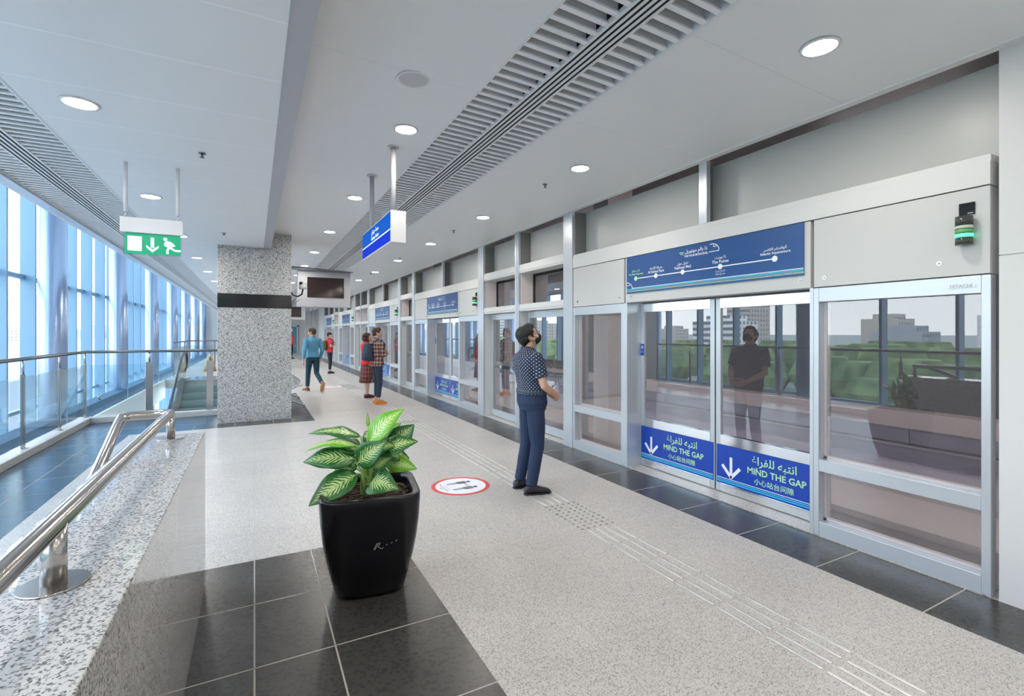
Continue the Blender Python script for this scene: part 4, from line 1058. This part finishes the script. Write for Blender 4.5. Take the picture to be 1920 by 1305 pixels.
def shoe(mb, ankle, d, L=.27, w=.048, h=.075, toe_up=0., m=0):
    """ankle above the heel, d horizontal direction"""
    A = Vector(ankle); d = Vector(d).normalized(); up = Vector((0, 0, 1)); up = (up-d*up.dot(d)).normalized(); s = d.cross(up)
    rings = []
    for t, ww, hh in ((-.075, .3, .55), (-.066, .75, .8), (-.03, .88, 1.1), (.02, .85, 1.15), (.06, .92, .95), (.11, 1.0, .72), (.155, .95, .58), (.185, .7, .45), (.198, .35, .30)):
        t *= L/.27; z0 = 0
        ring = []
        for j in range(14):
            a = 2*math.pi*j/14; x = w*ww*math.copysign(abs(math.cos(a))**.8, math.cos(a)); z = h*hh*.5*(1+math.copysign(abs(math.sin(a))**.7, math.sin(a)))
            ring.append(A+d*t+s*x+up*(z))
        rings.append(ring)
    mb.ring_loft(rings, m)
def sole(mb, A, d, L=.27, w=.05, m=0, t=.018):
    A = Vector(A); d = Vector(d).normalized(); up = Vector((0, 0, 1)); up = (up-d*up.dot(d)).normalized(); s = d.cross(up)
    out = []
    for q, ww in ((-.078, .35), (-.06, .85), (0, .9), (.06, .9), (.12, 1.04), (.17, .9), (.195, .55), (.205, .2)): out.append((q*L/.27, w*ww))
    pts = [(a, b) for a, b in out]+[(a, -b) for a, b in reversed(out)]
    mb.ring_loft([[A+d*a+s*b+up*z for a, b in pts] for z in (0, t)], m, True, False)

def person(loc, az, label, P_):
    """P_: pose and clothing; local frame faces +Y, +X is the person's right"""
    g = P_.get; H = g('height', 1.70)/1.70
    r = root('person', loc, label, 'person', -R(az))
    vox = g('voxel', .0075); B = MB(); lean = g('lean', 0.); wd = g('girth', 1.0)
    def V(p): return Vector((p[0]*H, p[1]*H, p[2]*H))
    hip = g('hip', (0, 0, .92)); hx, hy = hip[0], hip[1]
    def tor(z, rx, ry, dy=0): q = (z-.9)/.55; return (V((hx, hy+dy+lean*q, z)), rx*wd*H, ry*wd*H)
    trunk = [tor(.84, .135, .095), tor(.92, .160, .112), tor(1.0, .152, .108), tor(1.08, .142, .100, .005), tor(1.18, .152, .108, .005), tor(1.28, .168, .115), tor(1.36, .172, .105, -.01), tor(1.40, .150, .085, -.015), tor(1.435, .085, .062, -.015), tor(1.46, .056, .056, -.01)]
    def loft(mb, rings, add=0, z0=None, z1=None, tw=0):
        rr = [hring(c, rx+add, ry+add) for c, rx, ry in rings if (z0 is None or c.z >= z0*H-.001) and (z1 is None or c.z <= z1*H+.001)]
        mb.ring_loft(rr)
    loft(B, trunk)
    hd = g('head', (0, .02, 1.585)); C = V((hd[0]+hx, hd[1]+hy+lean, hd[2])); M3 = Euler((R(g('pitch', 0)), R(g('roll', 0)), R(-g('turn', 0))), 'XYZ').to_matrix()
    M3 = Matrix.Rotation(R(-g('turn', 0)), 3, 'Z')@Matrix.Rotation(R(g('pitch', 0)), 3, 'X')
    limb(B, [V((hx, hy+lean-.01, 1.40)), V((hx, hy+lean, 1.47)), C+M3@Vector((0, -.02*H, -.06*H))], [.062*H, .055*H, .054*H])
    head(B, C, M3, H*g('headk', 1.0))
    arms = g('arms'); legs = g('legs')
    for sd, a in zip((1, -1), arms):
        sh, el, wr, hdir, pn, curl = a; sh, el, wr = V(sh), V(el), V(wr)
        limb(B, [sh-Vector((0, 0, .008*H)), sh+(el-sh)*.45, el, el+(wr-el)*.3, wr], [.049*H, .045*H, .036*H, .039*H, .026*H])
        hand(B, wr, hdir, pn, g('thumbs', (1, -1))[0 if sd > 0 else 1], curl, H)
    for l in legs:
        h_, k_, an, sd_ = l; h_, k_, an = V(h_), V(k_), V(an)
        limb(B, [h_, h_+(k_-h_)*.5, k_, k_+(an-k_)*.3, an+Vector((0, 0, .02))], [.085*H, .070*H, .050*H, .052*H, .034*H])
    obj('body', remesh(B, vox, 3), [g('skin', 'skin')], r, local=True)
    # trousers or skirt
    if g('skirt'):
        K = MB(); top = g('skirt_top', 1.02); z1 = g('skirt'); rr = []
        n = 48
        for z, rx, ry in ((top, .15, .112), (.93, .172, .13), (.80, .185, .148), (.6, .205, .168), (z1, .222, .182)):
            rr.append([(V((hx, hy, z)).x+rx*H*math.cos(2*math.pi*j/n)*(1+.035*math.sin(9*2*math.pi*j/n)*(1.05-z)*2), hy*H+ry*H*math.sin(2*math.pi*j/n)*(1+.035*math.sin(9*2*math.pi*j/n)*(1.05-z)*2), z*H) for j in range(n)])
        K.ring_loft(rr, cap=False); o = obj('skirt', K, ['plaid_skirt'], r, local=True); o.modifiers.new('t', 'SOLIDIFY').thickness = -.006
    else:
        T = MB(); add = .010*H; tz = g('waist', 1.03)
        loft(T, trunk, add, .84, tz)
        hem = g('hem', .07)
        for l in legs:
            h_, k_, an, sd_ = l; h_, k_, an = V(h_), V(k_), V(an)
            e = an+(k_-an).normalized()*hem*H; lw = g('legw', 1.0)
            limb(T, [h_, h_+(k_-h_)*.5, k_], [.094*H, .082*H*lw, .064*H*lw]); 
            T.cyl(k_, e+(k_-e)*.55, .064*H*lw, .060*H*lw, 16); T.cyl(e+(k_-e)*.55, e, .060*H*lw, .052*H*lw, 16)
        obj('trousers', remesh(T, vox, 3, .008*H, dscale=.10), [g('trouser_mat')], r, local=True)
    # shirt
    S = MB(); add = g('ease', .016)*H; sb = g('shirt_z', 1.0)
    sr = [t for t in trunk if sb*H-.02 <= t[0].z <= 1.437*H]
    if g('shirt_flare'): sr = [(V((hx, hy, sb)), sr[0][1]+g('shirt_flare')*H, sr[0][2]+g('shirt_flare')*H)]+sr
    S.ring_loft([hring(c, rx+add, ry+add) for c, rx, ry in sr]+[hring(tor(1.462, .075, .066, -.01)[0], .068*H, .068*H)])
    for sd, a in zip((1, -1), arms):
        sh, el, wr = V(a[0]), V(a[1]), V(a[2]); sl = g('sleeve', 1.0); c0 = V((hx, hy+lean-.01, 1.36))+Vector((.10*sd*H, 0, 0))
        limb(S, [c0, sh], [.064*H, .0635*H])
        if sl <= .55: e = sh+(el-sh)*(sl/.55); S.cyl(sh, e, .0635*H, .068*H, 16)
        else:
            limb(S, [sh, el], [.0625*H, .051*H]); e = el+(wr-el)*min(1, (sl-.55)/.45); S.cyl(el, e, .052*H, .040*H, 16)
    obj('shirt', remesh(S, vox, 3, g('fold', .010)*H, dscale=.07), [g('shirt_mat')], r, local=True)
    if g('collar'):
        K = MB(); cc = tor(1.44, 0, 0, -.01)[0]; n = 24; rr = []
        for z, q in ((-.02, .074), (.02, .070), (.042, .068), (.030, .078), (-.016, .094)): rr.append([(cc.x+q*H*math.cos(2*math.pi*j/n), cc.y+q*.95*H*math.sin(2*math.pi*j/n), cc.z+z*H-.010*H*math.sin(2*math.pi*j/n)) for j in range(n)])
        K.ring_loft(rr, cap=False); obj('collar', K, [g('shirt_mat')], r, local=True)
    # hair
    hk = H*g('headk', 1.0); hm = MB()
    if g('curly'):
        random.seed(3)
        for i in range(130):
            v = Vector((random.gauss(0, 1), random.gauss(0, 1), random.gauss(0, 1))).normalized()
            if v.y > .45 and v.z < .55: continue
            p = Vector((v.x*.092, v.y*.100-.025, v.z*.10+.015-(.03 if v.z < 0 else 0))); hm.ell(C+M3@(p*hk), (.026*hk,)*3, seg=8)
        hm.ell(C+M3@(Vector((0, -.03, .03))*hk), (.088*hk, .09*hk, .095*hk), seg=16, rot=M3)
    else: hair_short(hm, C, M3, hk, g('quiff', .0), g('hair_full', 1.0))
    obj('hair', remesh(hm, .006, 2, .010 if not g('curly') else .012, dscale=.03), [g('hair_mat', 'hair_brown')], r, local=True)
    face_parts(r, C, M3, hk)
    for l, sm in zip(legs, ('shoe', 'shoe')):
        an = V(l[2]); d = Vector(l[3]); q = MB(); hz_ = Vector((0, 0, .085*H)); up = Vector((0, 0, 1)); dn = d.normalized(); up = (up-dn*up.dot(dn)).normalized()
        A = an-up*.075*H-dn*.0
        if an.z < .12: A.z = .012
        shoe(q, A, d, .27*H, .046*H, .078*H); o = obj('shoe', q, [g('shoe_mat', 'leather_black')], r, local=True)
        q = MB(); sole(q, A-up*.012, d, .275*H, .049*H, t=g('sole_t', .018)); obj('sole', q, [g('sole_mat', 'leather_black')], o, local=True)
    return r, C, M3, H, hk

D = Vector
# the man in the polka-dot shirt
r, C, M3, H, hk = person((2.49, 4.28, 0), 96, 'man in a navy polka-dot shirt and black mask looking up at the route map', dict(
    height=1.675, voxel=.0055, pitch=24, turn=6, head=(0, .0, 1.585), lean=-.035, girth=1.17, headk=1.04,
    arms=(((.195, -.035, 1.375), (.245, .02, 1.10), (.115, .235, .985), (-.75, .45, -.30), (-.3, -1, .1), .35), ((-.195, -.035, 1.375), (-.245, .02, 1.10), (-.105, .235, .985), (.75, .45, -.30), (.3, -1, .1), .35)),
    legs=(((.085, 0, .90), (.095, .02, .49), (.10, -.05, .09), (.12, 1, 0)), ((-.085, 0, .90), (-.115, .0, .49), (-.14, -.075, .09), (-.2, 1, 0))),
    skin='skin_arm', trouser_mat='trouser_navy', shirt_mat='polka_shirt', sleeve=.38, shirt_z=1.0, collar=True, hair_mat='hair_black', quiff=.014, hair_full=1.05, legw=1.10, waist=1.035, fold=.014, hem=.0))
m = MB(); rr = [hring(D((0, -.0, z*H)), q*H*1.17+.004, (q-.045)*H*1.17+.002, 40) for z, q in ((1.018, .166), (1.018, .169), (1.048, .168), (1.048, .165))]
m.ring_loft(rr, cap=False); obj('belt', m, ['leather_belt'], r, local=True)
m = MB()
for x, y in ((.05, -.115), (-.06, -.115), (.155, -.05)): m.box(x*H-.006, x*H+.006, y*H-.020, y*H-.004, 1.005*H, 1.058*H)
obj('belt_loop', m, ['trouser_navy'], r, local=True)
def hp(p): return C+M3@(D(p)*hk)
m = MB(); n = 16; rings = []
for y, rx, rz, zc_ in ((.030, .062, .050, -.052), (.062, .058, .048, -.050), (.092, .042, .040, -.046), (.113, .022, .028, -.040), (.121, .006, .012, -.036)):
    rings.append([hp((rx*math.cos(2*math.pi*j/n), y, zc_+rz*math.sin(2*math.pi*j/n))) for j in range(n)])
m.ring_loft(rings); mk = obj('face_mask', m, ['mask_black'], r, local=True)
m = MB()
for s in (-1, 1):
    m.tube([hp((.055*s, .055, -.030)), hp((.074*s, .022, -.004)), hp((.086*s, -.018, .014)), hp((.088*s, -.028, -.004))], .0024, 6); m.tube([hp((.052*s, .052, -.080)), hp((.073*s, .015, -.050)), hp((.086*s, -.022, -.028)), hp((.088*s, -.028, -.004))], .0024, 6)
obj('ear_loop', m, ['mask_black'], mk, local=True)
m = MB()
for s in (-1, 1):
    m.tube([hp((.034*s+.025*math.cos(R(a)), .100, .004+.019*math.sin(R(a)))) for a in range(0, 361, 30)], .0017, 6); m.tube([hp((.058*s, .098, .010)), hp((.080*s, .03, .012)), hp((.084*s, -.02, .006))], .0018, 6)
m.tube([hp((-.010, .104, .008)), hp((.010, .104, .008))], .0017, 6); gl = obj('glasses', m, ['black_gloss'], r, local=True)

# the walking man in the blue shirt
person((1.42, 14.45, 0), -22, 'man in a light blue shirt and teal trousers walking away past the column', dict(
    height=1.73, voxel=.008, pitch=-6, turn=-38, lean=.03,
    arms=(((.195, 0, 1.375), (.250, -.045, 1.10), (.245, .06, .87), (.05, .15, -1), (-1, 0, .1), .35), ((-.195, 0, 1.375), (-.275, -.08, 1.12), (-.31, -.10, .87), (-.1, .1, -1), (1, 0, .1), .35)),
    thumbs=(1, -1), legs=(((.085, -.02, .90), (.10, -.02, .48), (.09, -.34, .22), (.1, .55, -.83)), ((-.085, .0, .90), (-.08, .10, .49), (-.09, .12, .09), (-.1, 1, 0))),
    skin='skin', trouser_mat='trouser_teal', shirt_mat='shirt_blue', sleeve=.97, shirt_z=.93, shirt_flare=.012, collar=True, hair_mat='hair_brown', shoe_mat='leather_brown', sole_mat='sole_tan', sole_t=.022, hem=.04, quiff=.01))

# the man in the plaid shirt
pr, C2, M2, H2, hk2 = person((2.44, 11.15, 0), 78, 'man in an open plaid shirt and white tee with crossed arms and orange boots', dict(
    height=1.71, voxel=.0075, pitch=0, turn=14, lean=-.01, girth=.98,
    arms=(((.195, 0, 1.37), (.235, .06, 1.11), (.02, .26, 1.12), (-1, -.05, .15), (0, -1, -.2), .5), ((-.195, 0, 1.37), (-.235, .08, 1.10), (-.02, .23, 1.16), (1, .0, .1), (0, -1, -.2), .5)),
    legs=(((.085, 0, .90), (.09, .03, .49), (.09, -.01, .09), (.1, 1, 0)), ((-.085, 0, .90), (-.10, .05, .49), (-.12, .04, .09), (-.15, 1, 0))),
    skin='skin_light', trouser_mat='jeans_dark', shirt_mat='plaid_shirt', sleeve=.80, shirt_z=.86, shirt_flare=.03, ease=.024, collar=True, hair_mat='hair_brown', shoe_mat='leather_tan', sole_mat='leather_tan', sole_t=.03, hem=.07, quiff=.022, legw=.98))
m = MB(); rr = []
for z, y, rx in ((.88, .140, .055), (1.0, .150, .055), (1.15, .150, .055), (1.30, .148, .05), (1.40, .100, .035)):
    rr.append([(rx*math.cos(2*math.pi*j/16)*H2, (y-.03+.035*math.sin(2*math.pi*j/16))*H2, z*H2) for j in range(16)])
m.ring_loft(rr); obj('tee_shirt', m, ['tee_white'], pr, local=True)
def backpack(pr, H, mat, label, az, loc, y=-.20, z=1.17, s=1.0):
    m = MB(); m.ring_loft([hring(D((0, y*H, (z+dz)*H)), rx*H*s, ry*H*s, 24, 3.2) for dz, rx, ry in ((-.20, .11, .05), (-.19, .14, .075), (-.05, .15, .09), (.10, .145, .08), (.17, .12, .06), (.20, .07, .03))])
    rt = root('backpack', loc, label, 'bag', -R(az)); rt.location.z = 0
    obj('bag_body', m, [mat], rt, local=True, bevel=0)
    m = MB(); m.ring_loft([hring(D((0, (y-.075)*H, (z+dz)*H)), rx*H*s, ry*H*s, 20, 3) for dz, rx, ry in ((-.17, .09, .02), (-.15, .11, .035), (-.03, .11, .035), (-.01, .09, .02))]); obj('front_pocket', m, [mat], rt, local=True)
    for sx in (-1, 1): obj('shoulder_strap', MB().tube([(sx*.09*H, (y+.04)*H, (z+.15)*H), (sx*.115*H, -.06*H, 1.435*H), (sx*.12*H, .06*H, 1.43*H), (sx*.13*H, .135*H, 1.33*H), (sx*.135*H, .10*H, 1.18*H), (sx*.14*H, (y+.05)*H, 1.02*H)], .016, 8), [mat], rt, local=True)
    return rt
backpack(pr, H2, 'bag_navy', 'navy backpack worn by the man in the plaid shirt', 78, (2.44, 11.15, 0), y=-.215)

# the woman in the red cardigan
person((2.46, 12.35, 0), 80, 'woman with short curly hair in a red cardigan and long plaid skirt', dict(
    height=1.60, voxel=.0075, pitch=0, turn=8, lean=.0, girth=.96, curly=True,
    arms=(((.18, 0, 1.37), (.225, .01, 1.10), (.12, .20, 1.02), (-.7, .5, 0), (0, -1, 0), .4), ((-.18, 0, 1.37), (-.225, .01, 1.10), (-.12, .20, 1.02), (.7, .5, 0), (0, -1, 0), .4)),
    legs=(((.075, 0, .88), (.075, .0, .47), (.07, -.02, .09), (.05, 1, 0)), ((-.075, 0, .88), (-.08, .02, .47), (-.09, .03, .09), (-.1, 1, 0))),
    skin='skin_light', skirt=.40, shirt_mat='cardigan_red', sleeve=.97, shirt_z=.88, shirt_flare=.028, ease=.026, hair_mat='hair_auburn', shoe_mat='leather_wine', sole_mat='leather_wine', hem=.07))

# the young man in the red polo shirt
r3, C3, M3_, H3, hk3 = person((2.64, 20.5, 0), 84, 'young man in a red shirt and black trousers holding his backpack straps, farthest standing figure', dict(
    height=1.62, voxel=.009, pitch=0, turn=18, lean=-.01, girth=.95,
    arms=(((.19, 0, 1.37), (.26, -.02, 1.13), (.14, .17, 1.20), (-.2, .3, 1), (0, -1, .2), .9), ((-.19, 0, 1.37), (-.26, -.02, 1.13), (-.14, .17, 1.20), (.2, .3, 1), (0, -1, .2), .9)),
    legs=(((.08, 0, .90), (.085, .02, .49), (.085, -.02, .09), (.1, 1, 0)), ((-.08, 0, .90), (-.09, .03, .49), (-.10, .02, .09), (-.1, 1, 0))),
    skin='skin_light', trouser_mat='trouser_black', shirt_mat='shirt_red', sleeve=.36, shirt_z=.88, shirt_flare=.012, ease=.020, collar=True, hair_mat='hair_black', legw=.9))
backpack(r3, H3, 'bag_green', 'olive green backpack on the young man in the red shirt', 84, (2.64, 20.5, 0), y=-.205)
# person half hidden behind the column, far away
person((2.02, 33.5, 0), 60, 'distant person in a red shirt mostly hidden behind the granite column', dict(
    height=1.66, voxel=.011, pitch=0, turn=0,
    arms=(((.19, 0, 1.37), (.25, -.02, 1.11), (.24, .05, .88), (0, .1, -1), (-1, 0, 0), .3), ((-.19, 0, 1.37), (-.25, -.02, 1.11), (-.24, .05, .88), (0, .1, -1), (1, 0, 0), .3)),
    legs=(((.08, 0, .90), (.085, .02, .49), (.085, -.02, .09), (.1, 1, 0)), ((-.08, 0, .90), (-.09, .03, .49), (-.10, .02, .09), (-.1, 1, 0))),
    skin='skin', trouser_mat='trouser_black', shirt_mat='shirt_red', sleeve=.9, shirt_z=.90, hair_mat='hair_black'))

for i in range(8):  # unseen fill lights, added to brighten the track wall behind the glass
    y = -3+6*i
    q = root('track_fill_light', (6.6, y, 3.9), 'unseen fill light added above the track, %s from the camera' % ORD[i], 'ceiling light', 0, 'added fill lights above the track')
    obj('fill_light_body', MB().box(6.5, 6.7, y-.7, y+.7, 3.85, 3.95), ['white_paint'], q); obj('fill_light_face', MB().box(6.52, 6.68, y-.68, y+.68, 3.835, 3.85), ['track_fill_glow'], q)

# ================================================================== outside
c = MB().box(-2500, -8, -2500, 2500, -8.4, -8); 
gm = pbr('ground_outside', (.46, .47, .42), .9); struct('ground_outside', c, ['ground_outside'])
pbr('asphalt', (.22, .22, .24), .9)
thing('road', MB().box(-42, -14, -400, 600, -8, -7.9), ['asphalt'], (-28, 100, -8), 'grey road running past the station far below the left windows', 'road')
random.seed(12)
m = MB()
for i in range(380):
    y = random.uniform(-160, 230); x = random.uniform(-150, -52); s = random.uniform(2.2, 5.2)
    if y < -x*2.5-20: m.ell((x, y, -8+s*.75), (s*1.2, s*1.2, s), seg=8)
m.sm = [False]*len(m.sm)
thing('woodland', m, ['foliage'], (-100, 100, -8), 'dense belt of green trees outside, reflected in the glass doors', 'trees', kind='stuff')
tw = 0; random.seed(5)
for i in range(48):
    y = -380+i*36+random.uniform(-4, 4); x = random.uniform(-420, -230); w = random.uniform(16, 34); d = random.uniform(14, 24); h = random.choice([2, 4, 5, 7, 9, 6, 4, 12]) + random.uniform(0, 3) if i not in (17, 22, 25, 33) else 30
    kind = random.choice(['facade_white', 'facade_cream', 'facade_grey'])
    m = MB().box(x-d/2, x+d/2, y-w/2, y+w/2, -8, h).box(x-d/3, x+d/3, y-w/3, y+w/4, h, h+3)
    nm = {'facade_white': 'white', 'facade_cream': 'cream', 'facade_grey': 'grey'}[kind]
    thing('distant_building', m, [kind], (x, y, -8), 'distant %s %s building on the skyline beyond the left windows' % (nm, 'tall tower' if h > 20 else 'low-rise'), 'building', 'distant %s %s buildings' % (nm, 'tower' if h > 20 else 'low-rise'))
